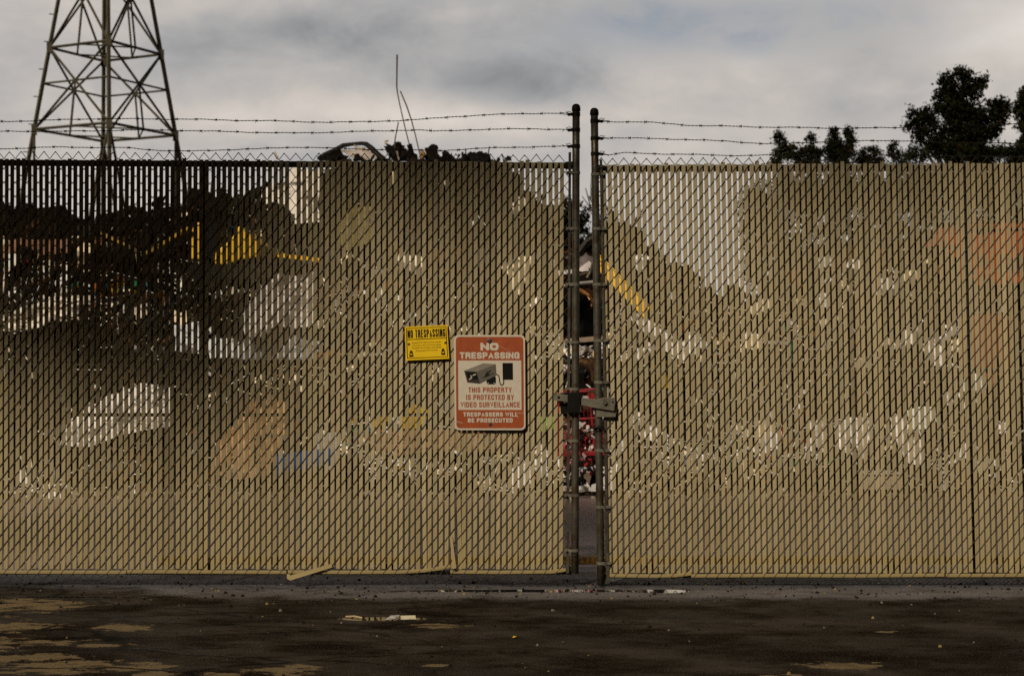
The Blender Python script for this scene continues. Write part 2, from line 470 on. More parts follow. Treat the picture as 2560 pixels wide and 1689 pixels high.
# loose grit and pebbles lying about
peb = MB()
for i in range(900):
    if rnd.random() < .62: x, y = rnd.uniform(-3.6, 3.6), rnd.gauss(-.15, .28)
    else: x, y = rnd.uniform(-3.6, 3.6), rnd.uniform(-2.6, .4)
    r = rnd.choice([.003, .004, .005, .006, .007, .010]) * rnd.uniform(.8, 1.3)
    k = rnd.random()
    peb.col = (.012, .010, .008) if k < .84 else ((.16, .14, .12) if k < .95 else (.25, .17, .06))
    a0 = rnd.random() * 6.28
    base = [Vector((x + math.cos(a0 + j * 1.2566) * r * rnd.uniform(.8, 1.4), y + math.sin(a0 + j * 1.2566) * r * rnd.uniform(.8, 1.4), 0.0005)) for j in range(5)]
    n = len(peb.v)
    peb.v += [tuple(b) for b in base] + [(b.x * .5 + x * .5, b.y * .5 + y * .5, r * rnd.uniform(.7, 1.2)) for b in base]
    peb.face((n + 5, n + 6, n + 7, n + 8, n + 9))
    for j in range(5): peb.face((n + j, n + (j + 1) % 5, n + 5 + (j + 1) % 5, n + 5 + j))
tag(peb.build('gravel', SCRAP), 'dark pebbles and grit scattered over the wet ground', kind='stuff')

# ------------------------------------------------------------------ gates
PITCH_L, X0_L = 14.31, 1403.0
PITCH_R, X0_R = 14.36, 1524.5     # counted at the bottom edge
WT, WB = 398.0, 1436.0            # fabric top and bottom in photograph pixels
WROW = 34.9


def top_l(x): return 397 + (x / 1420.0) * 9
def top_r(x): return 411 - (x - 1510) / 1050.0 * 3


def slats(leaf, xc_list, top_fn, bot_y, special):
    mb = MB()
    for i, xc in enumerate(xc_list):
        w = 10.0 + rnd.uniform(-.5, .4)
        yt = top_fn(xc) + rnd.uniform(-1.6, 2.0) - (rnd.random() < .10) * rnd.uniform(2, 6)
        yb = bot_y + rnd.uniform(-1, 3)
        sp = special.get(i)
        if sp == 'missing': continue
        if sp and sp[0] == 'top': yt = sp[1]
        q = rnd.uniform(.86, 1.07)
        if rnd.random() < .07: q *= rnd.uniform(.78, .9)
        tt = rnd.uniform(-.02, .02)
        mb.col = (q, q * (1 + tt * .6), q * (1 + tt * 2))
        j0, j1 = rnd.uniform(-.5, .5), rnd.uniform(-.5, .5); bow = rnd.uniform(-.9, .9)
        tw = rnd.uniform(-.0016, .0016)
        n = 7; base = len(mb.v)
        sec = [(-.5, 0.0), (-.42, -.0016), (-.18, -.0019), (-.13, -.0013), (.13, -.0013), (.18, -.0019), (.42, -.0016), (.5, 0.0), (.42, .0016), (-.42, .0016)]
        for k in range(n):
            f = k / (n - 1.0)
            y = yt + (yb - yt) * f
            dx = j0 + (j1 - j0) * f + bow * math.sin(f * math.pi)
            if sp and sp[0] == 'bend' and f > .8: dx += sp[1] * (f - .8) * 5
            for (a, d) in sec:
                mb.v.append(tuple(F(xc + dx + a * w, y, d + a * tw * 2)))
        m = len(sec)
        for k in range(n - 1):
            for j in range(m):
                a = base + k * m + j; b = base + k * m + (j + 1) % m
                mb.face((b, a, a + m, b + m))
        mb.face(range(base, base + m)); mb.face([base + (n - 1) * m + j for j in range(m - 1, -1, -1)])
    return part(mb, 'privacy_slats', SLAT, leaf)


def mesh_fabric(leaf, x_first, pitch, ncol, ytop, ybot, peak_dy, sag):
    """interlocked chain-link pickets: each one a flat helix round its slat"""
    mb = MB(); r = .0024; rows = int((ybot - ytop) / WROW) + 1
    for k in range(ncol):
        xl = x_first + k * pitch; xr = xl + pitch
        ph = -(k % 2) * WROW / 2
        jl, jr = rnd.uniform(-.35, .35), rnd.uniform(-.35, .35); hr = WROW / 2
        pts2 = []
        yy = ybot + ph + WROW
        while yy > ytop - 1:
            for (fx, fy, d) in ((-.02, 0, 0), (.12, .08, -.0046), (.88, .92, -.0046), (1.02, 1, 0), (.88, 1.08, .0046), (.12, 1.92, .0046)):
                y = yy - fy * hr
                if ytop - 1 <= y <= ybot + 1: pts2.append(F(xl + fx * pitch + jl * (1 - fx) + jr * fx, y + sag(xl), d))
            yy -= WROW
        if len(pts2) > 1: mb.tube(pts2, r, 5, False)
    # twisted selvage along the top and the bottom
    for k in range(0, ncol - 1, 2):
        xl = x_first + k * pitch; xm = xl + pitch; xr = xl + 2 * pitch
        s0 = sag(xm); h = peak_dy + rnd.uniform(-1.2, 1.2); o = rnd.uniform(-.8, .8)
        pk = F(xm + o, ytop - h + s0, -.001)
        mb.tube([F(xl, ytop + 1 + s0, 0), F(xl + pitch * .5, ytop - h * .5 + s0, -.002), pk], r, 5)
        mb.tube([F(xr, ytop + 1 + s0, 0), F(xr - pitch * .5, ytop - h * .5 + s0, .002), pk], r, 5)
        mb.tube([F(xm + o - 2.2, ytop - h + 2.6 + s0, -.003), F(xm + o, ytop - h - .6 + s0, -.002), F(xm + o + 2.2, ytop - h + 2.6 + s0, .003)], r * 1.35, 5)
        hb = 14 + rnd.uniform(-3, 2); ob = rnd.uniform(-3, 3); bd = rnd.uniform(-.006, .006)
        if rnd.random() < .12: hb *= .5; ob *= 3
        pk = F(xm + ob, ybot + hb + s0, bd)
        mb.tube([F(xl, ybot - 2 + s0, 0), pk], r * 1.05, 5)
        mb.tube([F(xr, ybot - 2 + s0, 0), pk], r * 1.05, 5)
    return part(mb, 'chain_link_mesh', WIRE, leaf)


def barbed(leaf, pts, clamp_x, label):
    """two twisted wires with a four-point barb every hand's breadth"""
    mb = MB()
    # smooth polyline through pixel points, with small kinks
    out = []
    x = pts[0][0]
    def yat(x):
        for (a, b), (c, d) in zip(pts, pts[1:]):
            if a <= x <= c:
                f = (x - a) / (c - a); f2 = f * f * (3 - 2 * f) * .5 + f * .5
                return b + (d - b) * f2
        return pts[-1][1]
    ph = rnd.random() * 6
    while x <= pts[-1][0]:
        out.append((x, yat(x) + .7 * math.sin(x * .035 + ph) + .35 * math.sin(x * .11 + ph * 2)))
        x += 4.0
    for w in (0, 1):
        tp = []
        for i, (x, y) in enumerate(out):
            a = x * .34 + w * math.pi
            tp.append(FG(x, y + .85 * math.sin(a), .0022 * math.cos(a)))
        mb.tube(tp, .00165, 5)
    x = pts[0][0] + rnd.uniform(5, 40)
    while x < pts[-1][0] - 8:
        y = yat(x) + .7 * math.sin(x * .035 + ph) + .35 * math.sin(x * .11 + ph * 2)
        for k in range(3):
            xx = x - 1.6 + k * 1.6
            ring = [FG(xx + .15 * a, y + 1.9 * math.sin(a * .9), .005 * math.cos(a * .9)) for a in range(0, 8)]
            mb.tube(ring, .0017, 4)
        for k in range(4):
            sx = -1 if k < 2 else 1; ang = rnd.uniform(.5, 1.2) * (1 if k % 2 else -1)
            L = rnd.uniform(4.5, 7.0)
            p0 = FG(x + sx * 1.5, y, 0)
            p1 = FG(x + sx * (1.5 + L * math.cos(ang) * .6), y + L * math.sin(ang), rnd.uniform(-.008, .008))
            mb.tube([p0, p1], [.0018, .0008], 4)
        x += rnd.uniform(45, 51)
    return part(mb, 'barbed_wire', BARB, leaf)


def wire_clamp(leaf, xp, y, side, name='wire_clamp'):
    """band round the post with a lug, the strand wound round it"""
    mb = MB()
    c = FG(xp, y)
    for k in range(14):
        a0 = 2 * math.pi * k / 14; a1 = 2 * math.pi * (k + 1) / 14
        r0, h = .0272, .0115
        q = [c + Vector((math.cos(a) * r0, math.sin(a) * r0, z)) for a, z in ((a0, -h), (a1, -h), (a1, h), (a0, h))]
        mb.quad(*q)
        for z in (-h, h):
            mb.quad(c + Vector((math.cos(a0) * r0, math.sin(a0) * r0, z)), c + Vector((math.cos(a1) * r0, math.sin(a1) * r0, z)),
                    c + Vector((math.cos(a1) * .0235, math.sin(a1) * .0235, z)), c + Vector((math.cos(a0) * .0235, math.sin(a0) * .0235, z)))
    mb.box(c + Vector((side * .024, -.006, -.009)), (side * .030, 0, 0), (0, .004, 0), (0, 0, .017))
    mb.box(c + Vector((side * .024, .003, -.009)), (side * .030, 0, 0), (0, .004, 0), (0, 0, .017))
    mb.tube([c + Vector((side * .043, -.014, 0)), c + Vector((side * .043, .012, 0))], .0055, 8)
    lp = [c + Vector((side * (.045 + .016 * math.cos(a * .5)), -.004, .004 - .012 * math.sin(a * .5) * 1.2)) for a in range(0, 13)]
    mb.tube(lp, .0021, 5)
    mb.tube([c + Vector((side * .05, 0, .002)), c + Vector((side * .075, -.004, -.002 + rnd.uniform(-.004, .006))), c + Vector((side * .09, .003, -.016 + rnd.uniform(0, .03)))], .0019, 5)
    mb.tube([c + Vector((side * .055, 0, .004)), c + Vector((side * .066, -.004, .018 + rnd.uniform(-.004, .004)))], .0017, 5)
    return part(mb, name, PIPE_D, leaf)


def tension_band(leaf, xp, xb, y, side):
    """flat steel strap round the post reaching out to the bar, closed by a bolt"""
    mb = MB(); h = .0095
    c = FG(xp, y); cb = FG(xb, y)
    n = 12; R0 = .0275
    for k in range(n):
        a0 = math.pi * (.0 + k / n) ; a1 = math.pi * ((k + 1) / n)
        a0 = a0 + (-math.pi / 2 if side < 0 else math.pi / 2); a1 = a1 + (-math.pi / 2 if side < 0 else math.pi / 2)
        q = [c + Vector((math.cos(a) * R0, math.sin(a) * R0, z)) for a, z in ((a0, -h), (a1, -h), (a1, h), (a0, h))]
        mb.quad(*q)
        mb.quad(c + Vector((math.cos(a0) * R0, math.sin(a0) * R0, h)), c + Vector((math.cos(a1) * R0, math.sin(a1) * R0, h)), c + Vector((math.cos(a1) * .0235, math.sin(a1) * .0235, h)), c + Vector((math.cos(a0) * .0235, math.sin(a0) * .0235, h)))
    xe = cb.x + side * .022
    for d in (-R0, R0 - .003):
        x0 = c.x; L = xe - x0
        dd = d if d < 0 else d
        yq = -.017 if d < 0 else .014
        mb.box(Vector((x0, d, c.z - h)), (L * .35, 0, 0), (0, .003, 0), (0, 0, 2 * h))
        mb.box(Vector((x0 + L * .35, d, c.z - h)), (L * .3, yq - d, 0), (0, .003, 0), (0, 0, 2 * h))
        mb.box(Vector((x0 + L * .65, yq, c.z - h)), (L * .35, 0, 0), (0, .003, 0), (0, 0, 2 * h))
    mb.tube([Vector((xe - side * .009, -.026, c.z)), Vector((xe - side * .009, -.019, c.z))], .0085, 8)
    mb.tube([Vector((xe - side * .009, -.02, c.z)), Vector((xe - side * .009, .026, c.z))], .0045, 6)
    return part(mb, 'tension_band', GALV_L, leaf)


def build_gate(side):
    if side == 'l':
        leaf = empty('chain_link_gate', (-2.4, 0, 0), 'tan slatted chain-link gate leaf with both no trespassing signs bolted on it', 'gate', 'pair of slatted gate leaves')
        xs = [X0_L - k * PITCH_L + (1.0 if k == 61 else -1.0 if k == 62 else 0) for k in range(112)]
        special = {47: ('top', 535), 24: ('bend', 3.5), 19: ('bend', 2), 18: ('bend', 5)}
        slats(leaf, xs, top_l, 1421, special)
        mesh_fabric(leaf, X0_L - 111.5 * PITCH_L, PITCH_L, 113, 399, 1437, 16.5, lambda x: -3.0 + x / 1420.0 * 8 if x < 1420 else 5)
        xa, xb_, rail_y = -220, 1432, lambda x: 406 + x / 1420.0 * 7
        px_t, px_b, py_t, py_b = 1440.3, 1437.5, 274, 1432
        bar_t, bar_b, bx0, bx1 = (1424.5, 381), (1419, 1431), 0, 0
        bands = [432, 572, 711, 855, 972, 1101, 1237, 1374]
        wires = [[(-160, 306), (0, 304), (260, 297), (440, 298), (650, 302), (830, 306), (1000, 302), (1150, 291), (1300, 284), (1424, 284)],
                 [(-160, 330), (0, 329), (230, 328), (330, 325), (440, 326), (640, 331), (740, 333), (900, 329), (1040, 325), (1090, 328), (1200, 324), (1330, 322), (1420, 324)],
                 [(-160, 374), (0, 372), (140, 368), (300, 369), (400, 376), (480, 378), (640, 372), (760, 368), (930, 374), (1100, 376), (1280, 368), (1420, 366)]]
        clamps = [286, 325, 366]; sgn = -1
        mids = [905, 1037]
        uprights = [508.6]
    else:
        leaf = empty('chain_link_gate', (2.4, 0, 0), 'tan slatted chain-link gate leaf that bears the swinging latch bar and no sign', 'gate', 'pair of slatted gate leaves')
        xs = [X0_R + k * PITCH_R + (-1.0 if k == 63 else 1.2 if k == 64 else 0) for k in range(82)]
        special = {27: ('top', 402), 29: ('top', 404)}
        slats(leaf, xs, top_r, 1430, special)
        mesh_fabric(leaf, X0_R - .5 * PITCH_R - 1 * PITCH_R, PITCH_R, 84, 412, 1444, 16.5, lambda x: -(x - 1510) / 1050.0 * 3)
        xa, xb_, rail_y = 1488, 2800, lambda x: 421 - (x - 1510) / 1050.0 * 3
        px_t, px_b, py_t, py_b = 1485.8, 1502.3, 284, 1461
        bar_t, bar_b = (1502, 399), (1519.5, 1458)
        bands = [436, 572, 711, 851, 955, 1125, 1266, 1406]
        wires = [[(1500, 304), (1600, 305), (1740, 314), (1920, 318), (2120, 321), (2250, 319), (2420, 313), (2560, 310), (2720, 306)],
                 [(1500, 345), (1620, 346), (1800, 352), (1920, 360), (2060, 355), (2200, 351), (2360, 356), (2560, 359), (2720, 360)],
                 [(1502, 385), (1520, 388), (1560, 382), (1700, 386), (1850, 389), (2000, 387), (2100, 386), (2300, 389), (2560, 392), (2720, 392)]]
        clamps = [303, 346, 385]; sgn = 1
        mids = [925]
        uprights = [2436.4]
    # latch post with a domed cap
    mb = MB(); mb.tube([FG(px_t + (px_b - px_t) * k / 8, py_t + (py_b - py_t) * k / 8) for k in range(9)], .0243, 16)
    post = part(mb, 'gate_post', GALV, leaf, smooth=True)
    mb = MB()
    c = FG(px_t, py_t)
    prof = [(.0262, -.012), (.0285, -.010), (.0285, .010), (.027, .012), (.0275, .017), (.0235, .027), (.0145, .0345), (.004, .037)]
    n = 14; b0 = 0
    for (r, z) in prof:
        for k in range(n): mb.v.append(tuple(c + Vector((math.cos(k * 6.2832 / n) * r, math.sin(k * 6.2832 / n) * r, z))))
    for i in range(len(prof) - 1):
        for k in range(n): mb.face((i * n + k, i * n + (k + 1) % n, (i + 1) * n + (k + 1) % n, (i + 1) * n + k))
    mb.face(range((len(prof) - 1) * n, len(prof) * n)); 
    part(mb, 'post_cap', PIPE_D, post, smooth=True)
    # rails behind the fabric
    mb = MB(); mb.tube([FG(x, rail_y(x), .026) for x in ((xa, (xa + xb_) / 2, xb_))], .0205, 12)
    # coupling at the latch post
    mb.tube([FG(px_t - sgn * -26, rail_y(xb_ if sgn < 0 else xa), .020), FG(px_t, rail_y(xb_ if sgn < 0 else xa), .006)], .0255, 12)
    part(mb, 'top_rail', PIPE_D, leaf, smooth=True)
    for y in mids:
        mb = MB(); mb.tube([FG(xa, y, .028), FG(xb_ if sgn > 0 else 1434, y, .028)], .0115 if y == 1037 else .0165, 10)
        part(mb, 'middle_rail', RAILC, leaf, smooth=True)
    yb = 1431 if sgn < 0 else 1440
    mb = MB(); mb.tube([FG(xa if sgn < 0 else 1512, yb, .018), FG(1428 if sgn < 0 else xb_, yb, .018)], .0135, 10)
    part(mb, 'bottom_rail', PIPE_D, leaf, smooth=True)
    for x in uprights:
        mb = MB(); mb.tube([F(x, rail_y(x), .030), F(x, yb, .030)], .021, 12)
        part(mb, 'frame_upright', PIPE_D, leaf, smooth=True)
    # bar woven through the end of the fabric
    mb = MB()
    a, b = FG(*bar_t), FG(*bar_b)
    mb.box(a + Vector((-.0085, -.010, 0)), (.017, 0, 0), (0, .005, 0), b - a)
    part(mb, 'tension_bar', GALV, leaf)
    for y in bands:
        f = (y - py_t) / (py_b - py_t); xp = px_t + (px_b - px_t) * f
        f2 = (y - bar_t[1]) / (bar_b[1] - bar_t[1]); xb = bar_t[0] + (bar_b[0] - bar_t[0]) * f2
        tension_band(leaf, xp, xb, y, sgn)
    for w in wires: barbed(leaf, w, 0, '')
    for y in clamps:
        f = (y - py_t) / (py_b - py_t)
        wire_clamp(leaf, px_t + (px_b - px_t) * f, y, sgn)
    # the slat laid crosswise that locks the others in at the bottom
    def strip(pts, h, name, dy=-.004, th=.003, lab=None):
        mb = MB(); q = rnd.uniform(.48, .60); mb.col = (q, q * .97, q * .88)
        n = len(mb.v)
        for (x, y) in pts:
            for (yy, d) in ((y, dy), (y + h * .3, dy - .0012), (y + h * .7, dy - .0012), (y + h, dy), (y + h, dy + th), (y, dy + th)):
                mb.v.append(tuple(F(x, yy, d)))
        for i in range(len(pts) - 1):
            for k in range(6): mb.face((n + i * 6 + k, n + i * 6 + (k + 1) % 6, n + (i + 1) * 6 + (k + 1) % 6, n + (i + 1) * 6 + k))
        mb.face(range(n, n + 6)); mb.face(range(n + (len(pts) - 1) * 6 + 5, n + (len(pts) - 1) * 6 - 1, -1))
        o = part(mb, name, SLAT, leaf)
        if lab: o['label'] = lab
        return o
    if sgn < 0:
        strip([(-200, 1423), (60, 1424.5), (310, 1425), (316, 1423.5)], 8.5, 'locking_slat')
        strip([(318, 1423.5), (500, 1424), (716, 1425)], 8.5, 'locking_slat')
        strip([(720, 1424), (850, 1425), (1000, 1424.5), (1060, 1421), (1100, 1415.5), (1126, 1410)], 8.5, 'locking_slat', lab='bottom locking slat whose end has sprung upward')
        strip([(1126, 1424), (1250, 1425), (1380, 1424), (1414, 1419)], 8.5, 'locking_slat')
        # broken slat hanging loose
        mb = MB(); mb.col = (1.06, 1.06, 1.04)
        mb.prism([F(722, 1437, -.03), F(829, 1407, -.020), F(832, 1416, -.020), F(727, 1448, -.032)], (0, .003, 0))
        mb.prism([F(718, 1433, -.012), F(726.5, 1433, -.030), F(727, 1448, -.032), F(718, 1444, -.012)], (0.001, .003, 0))
        o = part(mb, 'broken_slat', SLAT, leaf); o['label'] = 'snapped slat dangling at an angle'
        mb = MB(); mb.col = (.85, .83, .8)
        mb.prism([F(1124, 1340, -.006), F(1131, 1340, -.006), F(1141, 1417, -.03), F(1133, 1420, -.03)], (0, .003, 0))
        mb.prism([F(1132, 1418, -.028), F(1142, 1416, -.03), F(1140, 1424, -.012), F(1130, 1424, -.012)], (0, .002, 0))
        o = part(mb, 'broken_slat', SLAT, leaf); o['label'] = 'slat end kinked and frayed by a knock'
    else:
        strip([(1518, 1433), (1640, 1434.5), (1690, 1433), (1728, 1428.5)], 8.5, 'locking_slat', lab='bottom locking slat bent up at its far end')
        strip([(1728, 1434), (1950, 1433), (2150, 1434), (2360, 1432)], 8.5, 'locking_slat')
        strip([(2364, 1433), (2560, 1432.5), (2780, 1432)], 8.5, 'locking_slat')
    return leaf


GL = build_gate('l')
GR = build_gate('r')

# corner gussets, rust-brown brackets at the post feet
mb = MB(); mb.prism([FG(1419, 1405, .01), FG(1432, 1424, .01), FG(1432, 1433, .01), FG(1414, 1433, .01)], (0, .006, 0)); part(mb, 'corner_gusset', GALV, GL)
mb = MB(); mb.prism([FG(1511, 1412, .01), FG(1524, 1436, .01), FG(1512, 1455, .01), FG(1508, 1440, .01)], (0, .006, 0)); part(mb, 'corner_gusset', GALV, GR)

# latch: keeper on the left post, plates and swinging bar on the right one
mb = MB()
mb.prism([FG(1418, 981, -.064), FG(1449.5, 979, -.064), FG(1449.5, 1029, -.064), FG(1418, 1030, -.064)], (0, .098, 0))
mb.prism([FG(1400, 982, -.022), FG(1418, 980, -.022), FG(1418, 984, -.022), FG(1400, 986, -.022)], (0, .03, 0))
mb.prism([FG(1400, 1012, -.012), FG(1418, 1006, -.012), FG(1418, 1032, -.012), FG(1402, 1031, -.012)], (0, .03, 0))
part(mb, 'latch_keeper', BLACKM, GL, bevel=.003)
mb = MB()
mb.prism([FG(1491, 998, -.034), FG(1507, 993, -.034), FG(1537, 993, -.034), FG(1539, 1041, -.034), FG(1490, 1042, -.034)], (0, .007, 0))
part(mb, 'latch_plate', GALV_L, GR, bevel=.002)
mb = MB()
mb.prism([FG(1383, 981, -.050), FG(1418, 986, -.050), FG(1447, 992, -.050), FG(1490, 998, -.050), FG(1536, 1007, -.050), FG(1534, 1026, -.050), FG(1490, 1019, -.050), FG(1447, 1010, -.050), FG(1418, 1004, -.050), FG(1383, 999, -.050)], (0, .010, 0))
bar = part(mb, 'latch_bar', GALV_L, GR, bevel=.0015)
mb = MB()
c = FG(1512.5, 1007.5, -.050)
for i, (r0, d0, r1, d1) in enumerate([(.0145, 0, .0145, -.003), (.012, -.003, .010, -.008), (.010, -.008, .005, -.0115), (.005, -.0115, .0005, -.0125)]):
    for k in range(12):
        a0, a1 = k * math.pi / 6, (k + 1) * math.pi / 6
        mb.quad(c + Vector((math.cos(a0) * r0, d0, math.sin(a0) * r0)), c + Vector((math.cos(a1) * r0, d0, math.sin(a1) * r0)), c + Vector((math.cos(a1) * r1, d1, math.sin(a1) * r1)), c + Vector((math.cos(a0) * r1, d1, math.sin(a0) * r1)))
part(mb, 'pivot_bolt', BOLT, bar, smooth=True)
for (x, y, r) in ((1396, 992, .009), (1531, 1004, .006)):
    mb = MB(); mb.tube([FG(x, y, -.052), FG(x, y, -.0495)], r, 10); part(mb, 'bolt_hole', BLACKM, bar)

# chain hung through the gap
mb = MB()


def link(mb, c, d, flat, L=.026, W=.0105, r=.0034):
    d = d.normalized(); s = d.orthogonal().normalized() if abs(d.y) > .9 else Vector((0, 1, 0)).cross(d).normalized()
    if not flat: s = Vector((0, 1, 0))
    pts = []
    for k in range(13):
        a = 2 * math.pi * k / 12
        pts.append(c + d * (math.sin(a) * W + (L - W if math.sin(a) >= 0 else -(L - W)) * (1 if abs(math.sin(a)) > .01 else 0)) + s * math.cos(a) * W)
    mb.tube(pts, r, 5, False)


path = [FG(1502, 1070, -.034), FG(1494, 1066, -.045), FG(1484, 1071, -.03), FG(1472, 1078, -.015), FG(1460, 1083, -.01), FG(1455, 1092, -.01)]
p = path[0]; acc = 0; k = 0
def walk(path, step):
    res = []; d = 0
    for a, b in zip(path, path[1:]):
        L = (b - a).length
        while d < L:
            res.append((a + (b - a) * (d / L), (b - a))); d += step
        d -= L
    return res
for i, (c, d) in enumerate(walk(path, .036)): link(mb, c, d, i % 2 == 0)
for i, (c, d) in enumerate(walk([FG(1454, 1092, -.012), FG(1453.5, 1140, -.010), FG(1455, 1208, -.012)], .036)): link(mb, c, d, i % 2 == 0)
tag(mb.build('chain', BLACKM), 'black steel link chain dangling in the gap between the gate posts', 'chain')
lock = empty('padlock', FG(1455, 1090, -.02), 'small black padlock that joins the chain ends beside the left gate post', 'padlock')
mb = MB(); mb.prism([FG(1449, 1086, -.032), FG(1461, 1085, -.032), FG(1462, 1096, -.032), FG(1456, 1100, -.032), FG(1449, 1097, -.032)], (0, .02, 0)); part(mb, 'lock_body', BLACKM, lock, bevel=.003)
mb = MB(); mb.tube([FG(1451, 1087, -.022), FG(1450, 1080, -.022), FG(1454, 1076, -.022), FG(1459, 1080, -.022), FG(1459, 1087, -.022)], .0035, 6); part(mb, 'shackle', BLACKM, lock)


# ------------------------------------------------------------------ lettering
def text_polys(body, bold=0.0, shear=0.0):
    cu = bpy.data.curves.new('lettering', 'FONT'); cu.body = body; cu.offset = bold; cu.shear = shear; cu.resolution_u = 4
    o = bpy.data.objects.new('lettering', cu); C.objects.link(o)
    bpy.context.view_layer.update()
    dg = bpy.context.evaluated_depsgraph_get()
    me = bpy.data.meshes.new_from_object(o.evaluated_get(dg))
    v = [(p.co.x, p.co.y) for p in me.vertices]; f = [tuple(p.vertices) for p in me.polygons]
    bpy.data.objects.remove(o); bpy.data.meshes.remove(me); bpy.data.curves.remove(cu)
    x0, x1 = min(a for a, b in v), max(a for a, b in v); y0, y1 = min(b for a, b in v), max(b for a, b in v)
    return [((a - x0) / (x1 - x0), (b - y0) / (y1 - y0)) for a, b in v], f


def put_text(mb, body, mapf, u0, v0, u1, v1, bold=0.0, shear=0.0):
    """v grows downward; the text fills the box"""
    v, f = text_polys(body, bold, shear)
    n = len(mb.v)
    for (a, b) in v: mb.v.append(tuple(mapf(u0 + (u1 - u0) * a, v1 + (v0 - v1) * b)))
    for q in f: mb.face([n + i for i in q])


GLYPH = {
    'A': (1.0, [[(0, 0), (.5, 1), (1, 0)], [(.2, .33), (.8, .33)]]),
    'B': (.95, [[(0, 0), (0, 1), (.68, 1), (.92, .92), (.96, .76), (.9, .6), (.66, .53), (0, .53)], [(.66, .53), (.94, .46), (1, .27), (.95, .08), (.7, 0), (0, 0)]]),
    'C': (.95, [[(1, .68), (1, .82), (.84, .98), (.5, 1), (.16, .98), (0, .82), (0, .18), (.16, .02), (.5, 0), (.84, .02), (1, .18), (1, .34)]]),
    'D': (.97, [[(0, 0), (0, 1), (.6, 1), (.9, .93), (1, .76), (1, .24), (.9, .07), (.6, 0), (0, 0)]]),
    'E': (.84, [[(1, 0), (0, 0), (0, 1), (1, 1)], [(0, .52), (.88, .52)]]),
    'G': (.98, [[(1, .70), (1, .82), (.84, .98), (.5, 1), (.16, .98), (0, .82), (0, .18), (.16, .02), (.5, 0), (.84, .04), (1, .2), (1, .47), (.55, .47)], [(1, .3), (1, 0)]]),
    'H': (.97, [[(0, 0), (0, 1)], [(1, 0), (1, 1)], [(0, .52), (1, .52)]]),
    'I': (.0, [[(.5, 0), (.5, 1)]]),
    'L': (.80, [[(0, 1), (0, 0), (1, 0)]]),
    'N': (1.0, [[(0, 0), (0, 1)], [(0, 1), (1, 0)], [(1, 0), (1, 1)]]),
    'O': (1.0, [[(.5, 1), (.16, .98), (0, .82), (0, .18), (.16, .02), (.5, 0), (.84, .02), (1, .18), (1, .82), (.84, .98), (.5, 1)]]),
    'P': (.94, [[(0, 0), (0, 1), (.68, 1), (.93, .93), (1, .74), (.93, .53), (.68, .46), (0, .46)]]),
    'R': (.98, [[(0, 0), (0, 1), (.68, 1), (.92, .93), (.98, .75), (.92, .57), (.68, .5), (0, .5)], [(.6, .5), (.92, .38), (.96, .2), (1, 0)]]),
    'S': (.95, [[(.98, .70), (.96, .84), (.8, .98), (.5, 1), (.18, .98), (.02, .84), (.04, .66), (.22, .56), (.78, .45), (.97, .33), (1, .16), (.82, .02), (.5, 0), (.2, .02), (.03, .15), (.0, .31)]]),
    'T': (.92, [[(0, 1), (1, 1)], [(.5, 1), (.5, 0)]]),
    'U': (.97, [[(0, 1), (0, .18), (.16, .02), (.5, 0), (.84, .02), (1, .18), (1, 1)]]),
    'V': (1.0, [[(0, 1), (.5, 0), (1, 1)]]),
    'W': (1.45, [[(0, 1), (.25, 0), (.5, 1), (.75, 0), (1, 1)]]),
    'Y': (1.0, [[(0, 1), (.5, .42), (1, 1)], [(.5, .42), (.5, 0)]])}


def put_block(mb, body, mapf, u0, v0, u1, v1, stem, gap=None):
    """heavy condensed sign capitals drawn stroke by stroke; the line fills the box"""
    gap = gap if gap is not None else stem * .62
    units = sum(GLYPH[c][0] for c in body if c != ' '); nI = sum(1 for c in body if c == 'I'); nsp = body.count(' ')
    fixed = sum(0 if c == ' ' else stem for c in body) + gap * (len(body) - 1) + nsp * stem * 1.1
    k = ((u1 - u0) - fixed) / units
    x = u0; hs = stem / 2; hh = stem * .46
    for c in body:
        if c == ' ': x += stem * 1.1 + gap; continue
        w, strokes = GLYPH[c]; cw = w * k
        for si, st in enumerate(strokes):
            pts = [Vector((x + hs + px * cw, v1 - hh - py * (v1 - v0 - 2 * hh), 0)) for px, py in st]
            closed = (pts[0] - pts[-1]).length < 1e-6
            L = []; R_ = []
            for i, p in enumerate(pts):
                a = pts[i - 1] if i > 0 else (pts[-2] if closed else None); b = pts[i + 1] if i < len(pts) - 1 else (pts[1] if closed else None)
                da = (p - a).normalized() if a is not None else None; db = (b - p).normalized() if b is not None else None
                if da is None: n_ = Vector((-db.y, db.x, 0)); e = -db * (hh if abs(db.y) > .6 else hs) * (1 if len(st) < 9 else .2); m_ = 1
                elif db is None: n_ = Vector((-da.y, da.x, 0)); e = da * (hh if abs(da.y) > .6 else hs) * (1 if len(st) < 9 else .2); m_ = 1
                else:
                    n_ = (Vector((-da.y, da.x, 0)) + Vector((-db.y, db.x, 0))); n_.normalize(); e = Vector((0, 0, 0))
                    m_ = min(1.6, 1 / max(.4, n_.dot(Vector((-da.y, da.x, 0)))))
                if c in 'NAVWY' and e.length > 0: e *= .98
                L.append(p + e + n_ * hs * m_); R_.append(p + e - n_ * hs * m_)
            def cl(q): return (q.x, min(max(q.y, v0), v1))
            for i in range(len(pts) - 1):
                off = Vector((0, -.00006 * (i % 4) - .00028 * si, 0))      # brush strokes overlap: keep every stroke proud of the last
                mb.poly([mapf(*cl(L[i])) + off, mapf(*cl(R_[i])) + off, mapf(*cl(R_[i + 1])) + off, mapf(*cl(L[i + 1])) + off])
        x += cw + stem + gap


